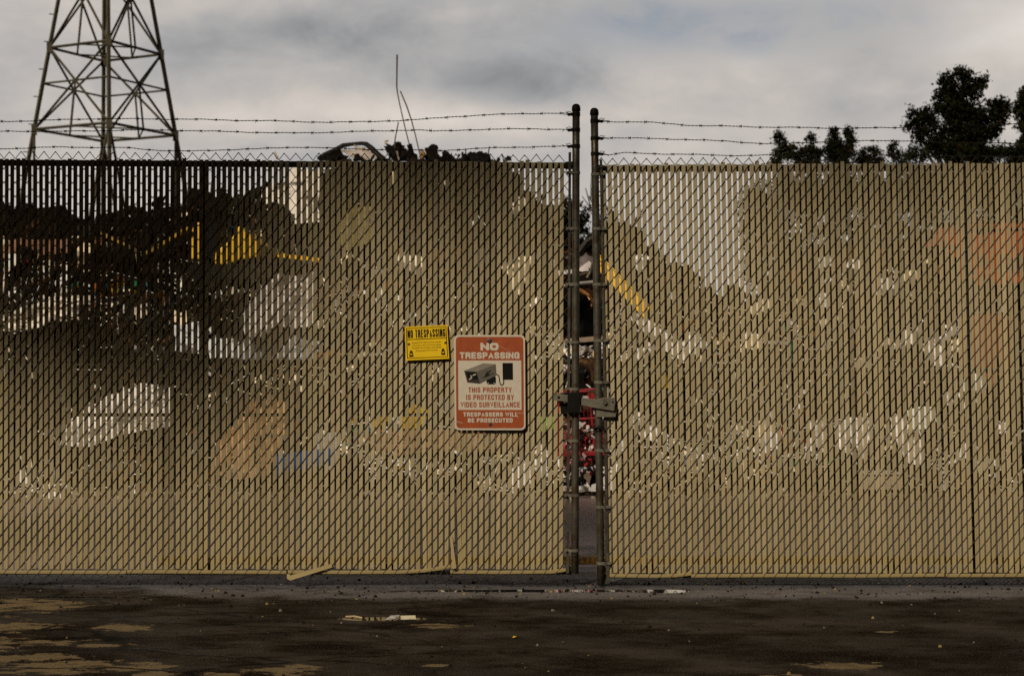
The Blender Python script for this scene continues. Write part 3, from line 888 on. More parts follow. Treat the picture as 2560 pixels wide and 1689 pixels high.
def rrect(x0, y0, x1, y1, r, n=6):
    pts = []
    for cx, cy, a0 in ((x1 - r, y0 + r, -90), (x1 - r, y1 - r, 0), (x0 + r, y1 - r, 90), (x0 + r, y0 + r, 180)):
        for k in range(n + 1):
            a = R(a0 + 90.0 * k / n); pts.append((cx + math.cos(a) * r, cy + math.sin(a) * r))
    return pts


def sz(zx, zy, d):
    """pixel of the enlarged view of the signs -> gate plane, a touch of tilt"""
    return FG(1000 + zx / 5.406 + (zy - 840) / 5.406 * .007, 800 + zy / 5.406, d)


def flat(mb, pts, d):
    mb.poly([sz(x, y, d) for x, y in pts])


def disc(mb, cx, cy, r, d, n=12, bulge=.004):
    ring = [sz(cx + math.cos(k * 6.2832 / n) * r, cy + math.sin(k * 6.2832 / n) * r, d) for k in range(n)]
    ring2 = [sz(cx + math.cos(k * 6.2832 / n) * r * .6, cy + math.sin(k * 6.2832 / n) * r * .6, d - bulge) for k in range(n)]
    for k in range(n): mb.quad(ring[k], ring[(k + 1) % n], ring2[(k + 1) % n], ring2[k])
    mb.poly(ring2)


DS = -.028
rs = empty('warning_sign', FG(1226, 1074, DS), 'tall rust-red and cream no trespassing sign showing a surveillance camera', 'sign')
mb = MB(); mb.prism([sz(x, y, DS) for x, y in rrect(735, 200, 1692, 1480, 62)], (0, .003, 0)); part(mb, 'sign_panel', CREAM, rs)
mb = MB(); flat(mb, rrect(760, 225, 1670, 1455, 48), DS - .0008)
part(mb, 'red_field', SIGNRED, rs)
mb = MB(); flat(mb, [(790, 543), (1640, 543), (1640, 1208), (790, 1208)], DS - .0016); part(mb, 'cream_field', CREAM, rs)
mb = MB(); d = DS - .0024
put_block(mb, 'NO', lambda u, v: sz(u, v, d), 1092, 306, 1335, 408, 36, 10)
put_block(mb, 'TRESPASSING', lambda u, v: sz(u, v, d), 812, 432, 1617, 520, 23, 9)
part(mb, 'heading_lettering', CREAM, rs); mb = MB()
put_block(mb, 'TRESPASSERS WILL', lambda u, v: sz(u, v, d), 855, 1240, 1590, 1298, 14.5, 8.5)
put_block(mb, 'BE PROSECUTED', lambda u, v: sz(u, v, d), 915, 1320, 1520, 1378, 14.5, 8.5)
part(mb, 'lower_lettering', CREAM, rs)
mb = MB()
put_block(mb, 'THIS PROPERTY', lambda u, v: sz(u, v, d), 925, 904, 1508, 973, 13.5, 9.5)
put_block(mb, 'IS PROTECTED BY', lambda u, v: sz(u, v, d), 895, 1004, 1537, 1074, 13.5, 9.5)
put_block(mb, 'VIDEO SURVEILLANCE', lambda u, v: sz(u, v, d), 820, 1102, 1618, 1173, 13.5, 9.5)
part(mb, 'red_lettering', SIGNRED, rs)
mb = MB()
mb.m = 3
flat(mb, rrect(1170, 750, 1297, 864, 30), d)
flat(mb, [(1387, 577), (1526, 577), (1528, 803), (1389, 803)], d)
cab = [(1300, 730), (1322, 735), (1340, 760), (1345, 800), (1350, 842), (1362, 868), (1380, 875), (1397, 862), (1402, 840), (1402, 800)]
for (a, b), (c_, e) in zip(cab, cab[1:]):
    n_ = Vector((-(e - b), c_ - a)).normalized() * 6.5; ex = Vector((c_ - a, e - b)).normalized() * 3
    flat(mb, [(a - ex.x - n_.x, b - ex.y - n_.y), (c_ + ex.x - n_.x, e + ex.y - n_.y), (c_ + ex.x + n_.x, e + ex.y + n_.y), (a - ex.x + n_.x, b - ex.y + n_.y)], d - .0002)
mb.m = 0; flat(mb, [(870, 682), (1130, 580), (1295, 592), (1040, 695)], d - .0004)
mb.m = 1; flat(mb, [(1040, 695), (1295, 592), (1306, 742), (1082, 855)], d - .0006)
mb.m = 2; flat(mb, [(870, 682), (1040, 695), (1082, 855), (912, 838)], d - .0006)
mb.m = 3; flat(mb, [(895, 700), (1030, 708), (1060, 800), (925, 800)], d - .0009)
mb.m = 4
for (a, b, c_, e, w) in ((985, 745, 1028, 728, 7), (935, 798, 972, 778, 7), (958, 742, 975, 782, 6)):
    n_ = Vector((-(e - b), c_ - a)).normalized() * w
    flat(mb, [(a - n_.x, b - n_.y), (c_ - n_.x, e - n_.y), (c_ + n_.x, e + n_.y), (a + n_.x, b + n_.y)], d - .0012)
for cx in (1192, 1272): flat(mb, rrect(cx - 6, 840, cx + 6, 852, 5, 3), d - .0004)
mb.m = 5; flat(mb, rrect(934, 810, 946, 822, 5, 3), d - .0012)
mb.m = 3
put_text(mb, 'AMT', lambda u, v: sz(u, v - (u - 1190) * .30, d - .0009), 1140, 685, 1232, 762, .05, .5)
flat(mb, [(1105, 778), (1270, 712), (1272, 719), (1107, 785)], d - .0009)
part(mb, 'camera_picture', [G1, G2, G3, SIGNBLK, CREAM, SIGNRED], rs)
for (x, y, r) in ((1213, 280, 34), (1217, 1403, 24)):
    mb = MB(); disc(mb, x, y, r, DS - .0028); part(mb, 'bolt', BOLT, rs)
# scuffs on the lower left and a scratch across the camera
for pts in ([(735, 1355), (850, 1386), (848, 1390), (735, 1362)], [(1335, 343), (1500, 420), (1499, 422), (1335, 346)], [(1570, 1248), (1668, 1252), (1668, 1255), (1572, 1254)], [(1590, 1300), (1596, 1326), (1592, 1326), (1587, 1300)]):
    mb = MB(); flat(mb, pts, d - .0002); part(mb, 'scratch', CREAM, rs)

# yellow sign, hung a little askew
Q = [(66, 90), (640, 65), (667, 520), (84, 544)]


def yq(u, v, d):
    a = Vector(Q[0]).lerp(Vector(Q[1]), u); b = Vector(Q[3]).lerp(Vector(Q[2]), u); c_ = a.lerp(b, v)
    return FG(1000 + c_.x / 5.406, 800 + c_.y / 5.406, d)


DY = -.024
ysn = empty('warning_sign', FG(1068, 900, DY), 'small wide yellow no trespassing notice with black print and tilted edge', 'sign')
mb = MB(); mb.prism([yq(0, 0, DY), yq(1, 0, DY), yq(1, 1, DY), yq(0, 1, DY)], (0, .0025, 0)); part(mb, 'sign_panel', SIGNYEL, ysn)
mb = MB(); d2 = DY - .0008


def yrect(mb, u0, v0, u1, v1, d): mb.poly([yq(u0, v0, d), yq(u1, v0, d), yq(u1, v1, d), yq(u0, v1, d)])


for r_ in ((.030, .045, .046, .945), (.958, .045, .974, .945), (.046, .045, .958, .062), (.046, .928, .958, .945), (.046, .375, .958, .395)): yrect(mb, *r_, d2)
part(mb, 'printed_border', SIGNBLK, ysn)
mb = MB()
put_block(mb, 'NO TRESPASSING', lambda u, v: yq(u / 580.0, v / 455.0, d2), 35, 47, 547, 156, 14, 7)
part(mb, 'black_lettering', SIGNBLK, ysn)
mb = MB()
for (tx, u0, u1, v0, v1) in (('Minneapolis Police Officers have been authorized', .155, .825, .462, .520), ('by the property owner to arrest persons violating', .155, .825, .540, .598),
                             ('Minneapolis Code of Ordinance section 385.380', .155, .825, .618, .676), ('(trespassing upon the land of another).', .235, .75, .698, .756)):
    put_text(mb, tx, lambda u, v: yq(u, v, d2), u0, v0, u1, v1, .0)
part(mb, 'small_print', SIGNYEL2, ysn)
for (u, v) in ((.130, .80), (.870, .78)):
    mb = MB()
    for (hw, v0, v1) in ((.030, -.085, -.045), (.040, -.040, .0), (.047, .0, .045), (.050, .05, .098)):
        mb.poly([yq(u - hw * .86, v + v0, d2), yq(u + hw * .86, v + v0, d2), yq(u + hw, v + v1, d2), yq(u - hw, v + v1, d2)])
    mb.m = 1; mb.poly([yq(u + .027 * math.cos(k * .5236), v + .022 + .022 * math.sin(k * .5236), d2 - .0006) for k in range(12)]); mb.m = 0
    part(mb, 'police_badge', [SIGNBLK, SIGNYEL], ysn)
for (u, v) in ((.083, .52), (.935, .522)):
    mb = MB(); c_ = yq(u, v, d2); n = 12
    r1 = [c_ + Vector((math.cos(k * .5236) * .0085, 0, math.sin(k * .5236) * .0085)) for k in range(n)]; r2 = [c_ + Vector((math.cos(k * .5236) * .005, -.004, math.sin(k * .5236) * .005)) for k in range(n)]
    for k in range(n): mb.quad(r1[k], r1[(k + 1) % n], r2[(k + 1) % n], r2[k])
    mb.poly(r2); part(mb, 'bolt', BOLT, ysn)

# ------------------------------------------------------------------ scrap heap
def crest_y(x):
    pts = [(-500, 560), (-150, 540), (0, 512), (60, 508), (110, 548), (230, 552), (330, 505), (450, 478), (560, 470), (660, 450), (720, 420), (800, 402), (900, 395), (1000, 395), (1120, 398), (1230, 402), (1290, 430), (1320, 480), (1390, 520), (1440, 622),
           (1500, 560), (1600, 575), (1650, 630), (1700, 675), (1760, 735), (1850, 742), (1950, 650), (2150, 605), (2300, 590), (2420, 562), (2560, 555), (3000, 560)]
    for (a, b), (c, d) in zip(pts, pts[1:]):
        if a <= x <= c: return b + (d - b) * (x - a) / (c - a)
    return 560


FOOT = 15.0
SLOPE = .50


def heap_D(y):
    return (H + SLOPE * FOOT) / (SLOPE - (HZ - y) / FPX)


def on_heap(x, y, lift=.25):
    return P(x, y, heap_D(y) - lift)


def heap_z(X, Y):
    """height of the mound over the yard"""
    D = Y + D0
    foot = FOOT + .5 * mnoise.noise(Vector((X * .35, 3.3, 0)))
    x = 1280 + X / 20.5 * FPX
    yc = crest_y(x)
    Dc = heap_D(yc); zc = H + (HZ - yc) / FPX * Dc
    zf = (D - foot) * SLOPE
    zb = zc - (D - Dc) * .7
    z = min(zf, zc, zb) if D > Dc else min(zf, zc)
    return z + .12 * mnoise.noise(Vector((X * 1.3, Y * 1.3, 0)))


mb = MB()
nx, ny = 150, 60
for j in range(ny + 1):
    for i in range(nx + 1):
        X = -13 + 27 * i / nx; Y = 4.8 + 15.0 * j / ny
        z = heap_z(X, Y)
        mb.v.append((X, Y, max(z, -.05)))
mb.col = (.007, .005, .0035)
for j in range(ny):
    for i in range(nx):
        a = j * (nx + 1) + i
        mb.face((a, a + 1, a + nx + 2, a + nx + 1))


def rot(a, b, c): return Matrix.Rotation(a, 3, 'Z') @ Matrix.Rotation(b, 3, 'X') @ Matrix.Rotation(c, 3, 'Y')


def crumple(mb, c, m, w, h, amp, th=.004, nu=4, nv=3, seed=0.0):
    """buckled sheet with real thickness"""
    n = len(mb.v)
    fr = []
    for j in range(nv + 1):
        for i in range(nu + 1):
            u, v = i / nu - .5, j / nv - .5
            k = Vector((u * 2.6 + seed, v * 2.6 - seed, seed * .7))
            d = amp * (mnoise.noise(k) + .5 * mnoise.noise(k * 2.3))
            fr.append(Vector((u * w * (1 + .15 * mnoise.noise(k * 1.7)), d, v * h * (1 + .15 * mnoise.noise(k * 1.3)))))
    for s in (0, th):
        for p in fr: mb.v.append(tuple(c + m @ (p + Vector((0, s, 0)))))
    M = (nu + 1) * (nv + 1)
    for j in range(nv):
        for i in range(nu):
            a = j * (nu + 1) + i; q = (a, a + 1, a + nu + 2, a + nu + 1)
            mb.face([n + k for k in q]); mb.face([n + M + k for k in q[::-1]])
    rim = [i for i in range(nu + 1)] + [j * (nu + 1) + nu for j in range(1, nv + 1)] + [nv * (nu + 1) + i for i in range(nu - 1, -1, -1)] + [j * (nu + 1) for j in range(nv - 1, 0, -1)]
    for a, b in zip(rim, rim[1:] + rim[:1]): mb.face((n + b, n + a, n + M + a, n + M + b))


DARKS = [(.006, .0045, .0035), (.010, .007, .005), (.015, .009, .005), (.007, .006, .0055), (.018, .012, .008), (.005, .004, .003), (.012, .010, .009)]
RUSTS = [(.11, .045, .018), (.16, .065, .022), (.09, .04, .02), (.075, .03, .014), (.20, .10, .04)]
GREYS = [(.07, .065, .065), (.10, .10, .105), (.05, .05, .055), (.50, .48, .47)]
WHITES = [(.76, .73, .68), (.70, .69, .70), (.80, .77, .74), (.72, .64, .52), (.70, .60, .44)]
TANS = [(.10, .05, .02), (.14, .07, .028), (.66, .55, .38), (.74, .64, .48)]
VIVID = [(.40, .24, .01), (.02, .06, .20), (.25, .02, .015), (.02, .14, .07), (.40, .24, .01), (.06, .16, .19), (.30, .09, .02)]
# spots where pale or coloured pieces gather: x, y, rx, ry, chance, palette
SPOTS = [(120, 640, 160, 60, .35, TANS), (60, 700, 120, 40, .30, WHITES), (150, 760, 220, 50, .35, WHITES), (520, 700, 120, 40, .25, WHITES), (270, 720, 120, 25, .12, VIVID),
         (880, 790, 220, 70, .30, WHITES), (830, 740, 160, 40, .25, RUSTS), (900, 870, 260, 60, .30, TANS), (820, 950, 200, 60, .22, TANS), (1150, 950, 120, 80, .18, GREYS), (950, 1130, 260, 60, .45, WHITES), (1000, 1100, 120, 50, .3, VIVID),
         (1270, 1180, 80, 45, .55, WHITES), (250, 1260, 260, 30, .35, WHITES), (100, 1240, 120, 30, .35, WHITES), (340, 1180, 200, 50, .2, RUSTS),
         (1650, 860, 260, 70, .28, WHITES), (1900, 830, 260, 60, .30, TANS), (2050, 900, 250, 60, .22, GREYS), (2300, 880, 130, 70, .32, WHITES), (1850, 1010, 260, 60, .22, GREYS),
         (2050, 1100, 260, 70, .2, WHITES), (2300, 1100, 200, 80, .2, WHITES), (1700, 1130, 260, 60, .38, WHITES), (1600, 1190, 240, 30, .35, TANS), (2000, 1130, 160, 70, .10, VIVID), (2150, 720, 160, 60, .28, WHITES), (1990, 650, 160, 50, .28, RUSTS),
         (2440, 1180, 160, 50, .35, WHITES), (2150, 690, 200, 50, .2, RUSTS), (1180, 640, 200, 60, .07, GREYS), (1420, 870, 90, 40, .5, WHITES), (1480, 1180, 80, 40, .55, WHITES), (980, 700, 200, 60, .08, WHITES)]


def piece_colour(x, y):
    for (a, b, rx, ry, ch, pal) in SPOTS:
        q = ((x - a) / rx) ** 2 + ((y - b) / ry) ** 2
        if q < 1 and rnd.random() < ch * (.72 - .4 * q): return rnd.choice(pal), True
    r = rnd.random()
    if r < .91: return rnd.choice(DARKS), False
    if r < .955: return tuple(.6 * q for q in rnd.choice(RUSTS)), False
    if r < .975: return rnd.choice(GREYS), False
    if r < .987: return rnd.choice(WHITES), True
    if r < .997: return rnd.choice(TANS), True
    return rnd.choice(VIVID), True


count = 0
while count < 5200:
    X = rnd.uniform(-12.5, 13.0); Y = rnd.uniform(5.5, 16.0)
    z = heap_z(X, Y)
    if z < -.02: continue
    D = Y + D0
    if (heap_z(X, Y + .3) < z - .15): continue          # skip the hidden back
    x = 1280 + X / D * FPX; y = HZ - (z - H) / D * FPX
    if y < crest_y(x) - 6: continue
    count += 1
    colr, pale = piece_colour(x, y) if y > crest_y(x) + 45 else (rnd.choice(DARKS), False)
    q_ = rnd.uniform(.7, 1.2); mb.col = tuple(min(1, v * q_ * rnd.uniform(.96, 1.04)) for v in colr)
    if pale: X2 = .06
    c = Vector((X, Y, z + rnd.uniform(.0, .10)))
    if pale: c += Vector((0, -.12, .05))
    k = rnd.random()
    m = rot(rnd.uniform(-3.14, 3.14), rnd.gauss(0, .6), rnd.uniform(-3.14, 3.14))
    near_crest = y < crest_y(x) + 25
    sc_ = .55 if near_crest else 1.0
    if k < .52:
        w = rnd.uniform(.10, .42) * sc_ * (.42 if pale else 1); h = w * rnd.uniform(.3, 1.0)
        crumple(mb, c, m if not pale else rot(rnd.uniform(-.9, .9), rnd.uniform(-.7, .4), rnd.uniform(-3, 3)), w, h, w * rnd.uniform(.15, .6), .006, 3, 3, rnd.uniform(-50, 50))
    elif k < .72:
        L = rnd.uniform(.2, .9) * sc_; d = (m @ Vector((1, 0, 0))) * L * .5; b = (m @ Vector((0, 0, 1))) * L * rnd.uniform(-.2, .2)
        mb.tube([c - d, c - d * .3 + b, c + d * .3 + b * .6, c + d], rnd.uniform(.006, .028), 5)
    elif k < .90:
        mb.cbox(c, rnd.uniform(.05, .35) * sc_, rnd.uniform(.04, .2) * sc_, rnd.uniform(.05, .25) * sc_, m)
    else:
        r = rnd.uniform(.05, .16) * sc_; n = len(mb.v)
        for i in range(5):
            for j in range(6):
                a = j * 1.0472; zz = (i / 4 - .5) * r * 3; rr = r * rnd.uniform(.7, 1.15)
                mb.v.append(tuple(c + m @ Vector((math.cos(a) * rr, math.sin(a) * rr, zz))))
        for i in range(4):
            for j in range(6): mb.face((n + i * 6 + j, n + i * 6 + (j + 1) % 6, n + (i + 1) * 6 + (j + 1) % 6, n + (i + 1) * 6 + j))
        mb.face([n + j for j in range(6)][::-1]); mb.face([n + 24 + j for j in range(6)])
chips = 0
while chips < 7500:
    if rnd.random() < .68:
        (a, b, rx, ry, ch, pal) = rnd.choice(SPOTS)
        if rnd.random() > ch * 2.2: continue
        x, y = rnd.gauss(a, rx * .55), rnd.gauss(b, ry * .6)
    else:
        pal = rnd.choice([WHITES, GREYS, TANS, GREYS, RUSTS, WHITES]); x, y = rnd.uniform(-150, 2700), rnd.uniform(520, 1240)
        if rnd.random() < .4: continue
    if y < crest_y(x) + 25 or y > 1240: continue
    chips += 1
    q_ = rnd.uniform(.9, 1.2) if rnd.random() < .75 else rnd.uniform(.15, .4); mb.col = tuple(min(.85, v * q_) for v in rnd.choice(pal))
    D = heap_D(y) - rnd.uniform(.12, .30)
    c = P(x, y, D); w = .012 * math.exp(rnd.uniform(0, 1) ** 1.6 * 1.9)
    if rnd.random() < .55: mb.cbox(c, w * rnd.uniform(.6, 2.2), .008, w, rot(rnd.uniform(-.8, .8), rnd.uniform(-.8, .5), rnd.uniform(-3, 3)))
    else:
        d = Vector((rnd.gauss(0, 1), rnd.gauss(0, .4), rnd.gauss(0, .8))).normalized() * w * 3.0; mb.tube([c - d, c, c + d + Vector((0, 0, .01))], .007, 4)
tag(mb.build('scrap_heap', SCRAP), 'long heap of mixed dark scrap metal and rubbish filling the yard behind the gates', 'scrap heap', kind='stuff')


# ------------------------------------------------------------------ single pieces one can make out on the heap
def px_sheet(name, label, cat, pts, colr, y_ref, amp=.12, th=.012, seed=1.0, rust=None, group=None, lift=.45, D=None, rough=.5, tiltback=.35, bow=0.0):
    """buckled plate whose outline is given in photograph pixels at its own distance"""
    D = D or heap_D(y_ref) - lift
    cx = sum(p[0] for p in pts) / len(pts); cy = sum(p[1] for p in pts) / len(pts)
    mb = MB(); mb.col = colr
    # subdivide the outline into a fan of rings so the plate can buckle
    N = len(pts); rings = []
    dense = []
    for a, b in zip(pts, pts[1:] + pts[:1]):
        jj = min(3.5, .05 * (max(p[0] for p in pts) - min(p[0] for p in pts)))
        for k in range(4): dense.append((a[0] + (b[0] - a[0]) * k / 4 + rnd.uniform(-jj, jj), a[1] + (b[1] - a[1]) * k / 4 + rnd.uniform(-jj, jj)))
    def P3(x, y):
        k = Vector(((x - cx) / 55.0 + seed, (y - cy) / 55.0, seed * 2.1))
        d = amp * (mnoise.noise(k) + .5 * mnoise.noise(k * 2.1))
        Dp = D + (cy - y) / FPX * D * tiltback + d + bow * ((x - cx) / FPX * D) ** 2
        return P(x, y, Dp)
    for s in (0, th):
        for f in (1.0, .72, .42):
            for (x, y) in dense: mb.v.append(tuple(P3(cx + (x - cx) * f, cy + (y - cy) * f) + Vector((0, s, 0))))
        mb.v.append(tuple(P3(cx, cy) + Vector((0, s, 0))))
    n = len(dense); M = 3 * n + 1
    for s in (0, 1):
        for r_ in range(2):
            for i in range(n):
                q = (s * M + r_ * n + i, s * M + r_ * n + (i + 1) % n, s * M + (r_ + 1) * n + (i + 1) % n, s * M + (r_ + 1) * n + i)
                mb.face(q if s else q[::-1])
        for i in range(n):
            q = (s * M + 2 * n + i, s * M + 2 * n + (i + 1) % n, s * M + 3 * n)
            mb.face(q if s else q[::-1])
    for i in range(n): mb.face((i, (i + 1) % n, M + (i + 1) % n, M + i))
    o = mb.build(name, DARKSHEET if max(colr) < .06 else SHEETM)
    return tag(o, label, cat, group)


SHEETM = mat('scuffed_sheet', (1, 1, 1), .6, 0, .22, 5, .1, 40, attr=True, rust=(.06, .04, .025), rust_amt=.42, rscale=4)
DARKSHEET = mat('dark_sheet', (.42, .42, .42), .7, 0, .3, 5, .1, 40, attr=True, spec=.04)  # plain dark tone for the darkest sheets
CLEAN = mat('painted_scrap', (1, 1, 1), .45, 0, .18, 6, .1, 40, attr=True, rust=(.07, .035, .015), rust_amt=.35, rscale=5)
W1 = (.72, .68, .65); W2 = (.55, .56, .58); CRM = (.72, .60, .42)
px_sheet('metal_sheet', 'large bent white metal sheet low on the left part of the heap', 'metal sheet', [(158, 1108), (172, 1050), (268, 990), (345, 960), (425, 965), (428, 1062), (330, 1080), (215, 1120)], W1, 1090, seed=1)
px_sheet('metal_sheet', 'tall pinkish white panel standing in the middle of the heap left of the yellow sign', 'metal sheet', [(612, 772), (640, 728), (668, 712), (700, 682), (742, 690), (788, 676), (780, 760), (786, 812), (740, 822), (690, 812), (640, 850), (610, 838)], (.52, .48, .48), 890, amp=.16, seed=2)
px_sheet('metal_sheet', 'bluish grey sheet under the tall pinkish white panel', 'metal sheet', [(600, 850), (650, 842), (700, 806), (790, 812), (812, 860), (770, 912), (700, 900), (640, 912), (604, 896)], (.40, .42, .46), 900, amp=.2, seed=2.7, lift=.3)
px_sheet('metal_sheet', 'small bluish white panel beside the dark seam of the left gate', 'metal sheet', [(433, 812), (502, 806), (498, 884), (440, 878)], W2, 880, amp=.05, seed=3)
px_sheet('metal_sheet', 'narrow bluish white plate just right of the seam in the left gate', 'metal sheet', [(520, 850), (540, 845), (612, 850), (610, 898), (560, 892), (522, 896)], W2, 892, amp=.05, seed=3.5)
px_sheet('metal_sheet', 'long whitish strip of sheeting sloping up at the far left of the heap', 'metal sheet', [(-20, 800), (40, 775), (130, 742), (240, 736), (232, 790), (130, 806), (40, 835), (-20, 840)], (.70, .62, .52), 830, amp=.25, seed=4)
px_sheet('plywood_board', 'tan orange plywood board leaning at the heap foot under the white panel', 'board', [(528, 1186), (545, 1110), (600, 1040), (640, 985), (705, 990), (722, 1060), (690, 1125), (668, 1190), (600, 1196)], (.40, .21, .085), 1180, amp=.14, seed=5)
px_sheet('cardboard_sheet', 'long pale cardboard sheet lying flat behind the lower left of the tall sign', 'cardboard', [(900, 1090), (1010, 1075), (1150, 1076), (1300, 1090), (1290, 1130), (1110, 1128), (960, 1140)], (.22, .115, .05), 1120, amp=.12, seed=6)
px_sheet('metal_sheet', 'grey metal door panel leaning beside the blue drum', 'metal sheet', [(788, 1085), (850, 1080), (852, 1150), (826, 1172), (790, 1165)], (.26, .25, .25), 1160, amp=.04, seed=7)
px_sheet('metal_sheet', 'narrow white sheet slanting down right of the yellow beam', 'metal sheet', [(1585, 782), (1605, 785), (1735, 880), (1728, 912), (1690, 895), (1592, 812)], W1, 870, amp=.08, seed=8)
px_sheet('metal_sheet', 'torn white panel pair of slits right of the gate gap near the heap foot', 'metal sheet', [(1565, 1020), (1600, 1030), (1640, 1062), (1644, 1110), (1600, 1090), (1572, 1060)], W1, 1090, amp=.1, seed=9)
px_sheet('metal_sheet', 'crumpled white sheet low behind the right gate half way along', 'metal sheet', [(2085, 1062), (2130, 1040), (2176, 1044), (2184, 1100), (2168, 1145), (2150, 1150), (2098, 1120)], W1, 1130, amp=.15, seed=10)
px_sheet('metal_sheet', 'white plate near the middle of the right gate above the pale box', 'metal sheet', [(2225, 1040), (2265, 1044), (2310, 1120), (2306, 1162), (2270, 1158), (2232, 1090)], (.64, .58, .55), 1140, amp=.15, seed=11)
px_sheet('metal_sheet', 'small cream plate showing behind the left gate beside its latch post', 'metal sheet', [(1252, 668), (1296, 640), (1328, 636), (1322, 690), (1300, 738), (1284, 735), (1270, 690)], CRM, 730, amp=.08, seed=12)
px_sheet('metal_sheet', 'white plate standing on edge right behind the tall sign near the latch', 'metal sheet', [(1268, 1168), (1300, 1150), (1330, 1160), (1326, 1215), (1276, 1224)], W1, 1210, amp=.08, seed=13)
px_sheet('metal_sheet', 'small white rag like sheet in the bottom left corner of the heap', 'metal sheet', [(92, 1248), (110, 1232), (150, 1228), (152, 1262), (118, 1268)], W1, 1262, amp=.08, seed=14)
px_sheet('metal_sheet', 'white sheet high up behind the right end of the right gate', 'metal sheet', [(2300, 870), (2322, 852), (2352, 866), (2360, 920), (2334, 915)], W1, 905, amp=.08, seed=15)
px_sheet('plastic_scrap', 'lime green plastic scrap right of the tall sign', 'plastic', [(1348, 1040), (1386, 1036), (1388, 1070), (1352, 1078)], (.17, .27, .03), 1070, amp=.06, seed=16)
px_sheet('metal_sheet', 'dim olive yellow panel high in the middle of the heap', 'metal sheet', [(848, 560), (872, 520), (932, 516), (934, 600), (870, 632), (850, 610)], (.16, .115, .008), 620, amp=.04, seed=17)
px_sheet('metal_sheet', 'rust orange plate glimpsed at the far left under the skyline', 'metal sheet', [(-10, 618), (40, 594), (170, 600), (168, 630), (60, 640), (-10, 650)], (.16, .062, .014), 640, amp=.06, seed=18)
px_sheet('metal_sheet', 'bent cream appliance panel seen through the missing slat', 'metal sheet', [(652, 474), (690, 456), (721, 452), (724, 417), (800, 426), (806, 470), (794, 520), (804, 556), (730, 560), (722, 522), (690, 502), (660, 508)], (.74, .66, .58), 560, amp=.03, seed=19, lift=.5)
px_sheet('metal_sheet', 'grey curved strip lying across the cream appliance panel', 'metal sheet', [(708, 503), (730, 498), (760, 502), (772, 512), (744, 518), (712, 516)], (.05, .045, .05), 518, amp=.03, seed=20, lift=.75)

# blue drum lying down
dr = empty('drum', on_heap(755, 1150), 'dark blue plastic drum lying at the heap foot left of the yellow sign', 'drum')
mb = MB(); mb.tube([on_heap(690, 1168, .5), on_heap(828, 1146, .5)], [.125, .125], 14); part(mb, 'drum_body', mat('blue_plastic', (.010, .055, .20), .4, 0, .1, 6, .05), dr)
mb = MB()
for f in (.05, .35, .65, .95):
    a = on_heap(690, 1168, .5).lerp(on_heap(828, 1146, .5), f); b = on_heap(690, 1168, .5).lerp(on_heap(828, 1146, .5), f + .03); mb.tube([a, b], .134, 14)
part(mb, 'drum_rib', MATS['blue_plastic'], dr)

# pale box at the foot of the right part
bx = empty('crate', on_heap(2210, 1225), 'pale cream box at the heap foot behind the middle of the right gate', 'box')
mb = MB(); o = on_heap(2168, 1224, .5); mb.box(o, (.34, .04, 0), (-.03, .22, 0), (0, .01, .155)); part(mb, 'box_body', mat('pale_box', (.62, .50, .40), .6, 0, .1, 6, .05), bx)
mb = MB(); mb.box(o + Vector((-.012, -.012, .156)), (.364, .042, 0), (-.03, .244, 0), (0, .002, .018)); part(mb, 'box_lid', mat('pale_box_lid', (.66, .60, .54), .6, 0, .1, 6, .05), bx)

# red-orange skip and rusty tank on the right
YEL = mat('machine_yellow', (.74, .42, .005), .45, 0, .12, 4, .08, 40, rust=(.10, .05, .02), rust_amt=.2, rscale=4)
YEL2 = mat('grimy_machine_yellow', (.36, .20, .008), .5, 0, .3, 4, .08, 40, rust=(.05, .03, .015), rust_amt=.5, rscale=3)
SKIP = mat('worn_orange_red', (.42, .072, .012), .55, 0, .3, 3, .15, 30, rust=(.022, .012, .008), rust_amt=.62, rscale=3)
sk = empty('skip', on_heap(2480, 690), 'orange red ribbed steel skip on top of the heap at the right edge', 'skip')
Dk = heap_D(690) - .5
mb = MB(); a = [P(2345, 612, Dk), P(2395, 568, Dk), P(2620, 560, Dk), P(2640, 700, Dk), P(2430, 715, Dk), P(2400, 650, Dk)]; mb.prism(a, (0, .8, 0)); part(mb, 'skip_body', SKIP, sk)
mb = MB()
for x in (2400, 2455, 2510, 2565): mb.prism([P(x, 572, Dk - .04), P(x + 10, 572, Dk - .04), P(x + 14, 700, Dk - .04), P(x + 4, 700, Dk - .04)], (0, .05, 0))
part(mb, 'skip_rib', SKIP, sk)
mb = MB(); mb.prism([P(2390, 562, Dk - .05), P(2625, 554, Dk - .05), P(2625, 566, Dk - .05), P(2390, 575, Dk - .05)], (0, .9, 0)); part(mb, 'skip_rim', SKIP, sk)
TANKM = mat('rust_red_tank', (.20, .055, .018), .6, .1, .35, 3, .2, 30, rust=(.30, .13, .06), rust_amt=.4, rscale=2.5)
tk = empty('tank', on_heap(2490, 1000), 'upright rust red tank half buried in the heap at the right edge', 'tank')
mb = MB(); Dt = heap_D(960) - .3
cx = P(2485, 790, Dt).x; r = 62 / FPX * Dt
mb.tube([Vector((cx, Dt - D0 + r, P(0, 1010, Dt).z)), Vector((cx, Dt - D0 + r, P(0, 800, Dt).z))], r, 20); part(mb, 'tank_shell', TANKM, tk)
mb = MB(); mb.tube([Vector((cx, Dt - D0 + r, P(0, 800, Dt).z)), Vector((cx, Dt - D0 + r, P(0, 790, Dt).z)), Vector((cx, Dt - D0 + r, P(0, 784, Dt).z))], [r * 1.02, r * .8, r * .3], 20); part(mb, 'tank_top', TANKM, tk)
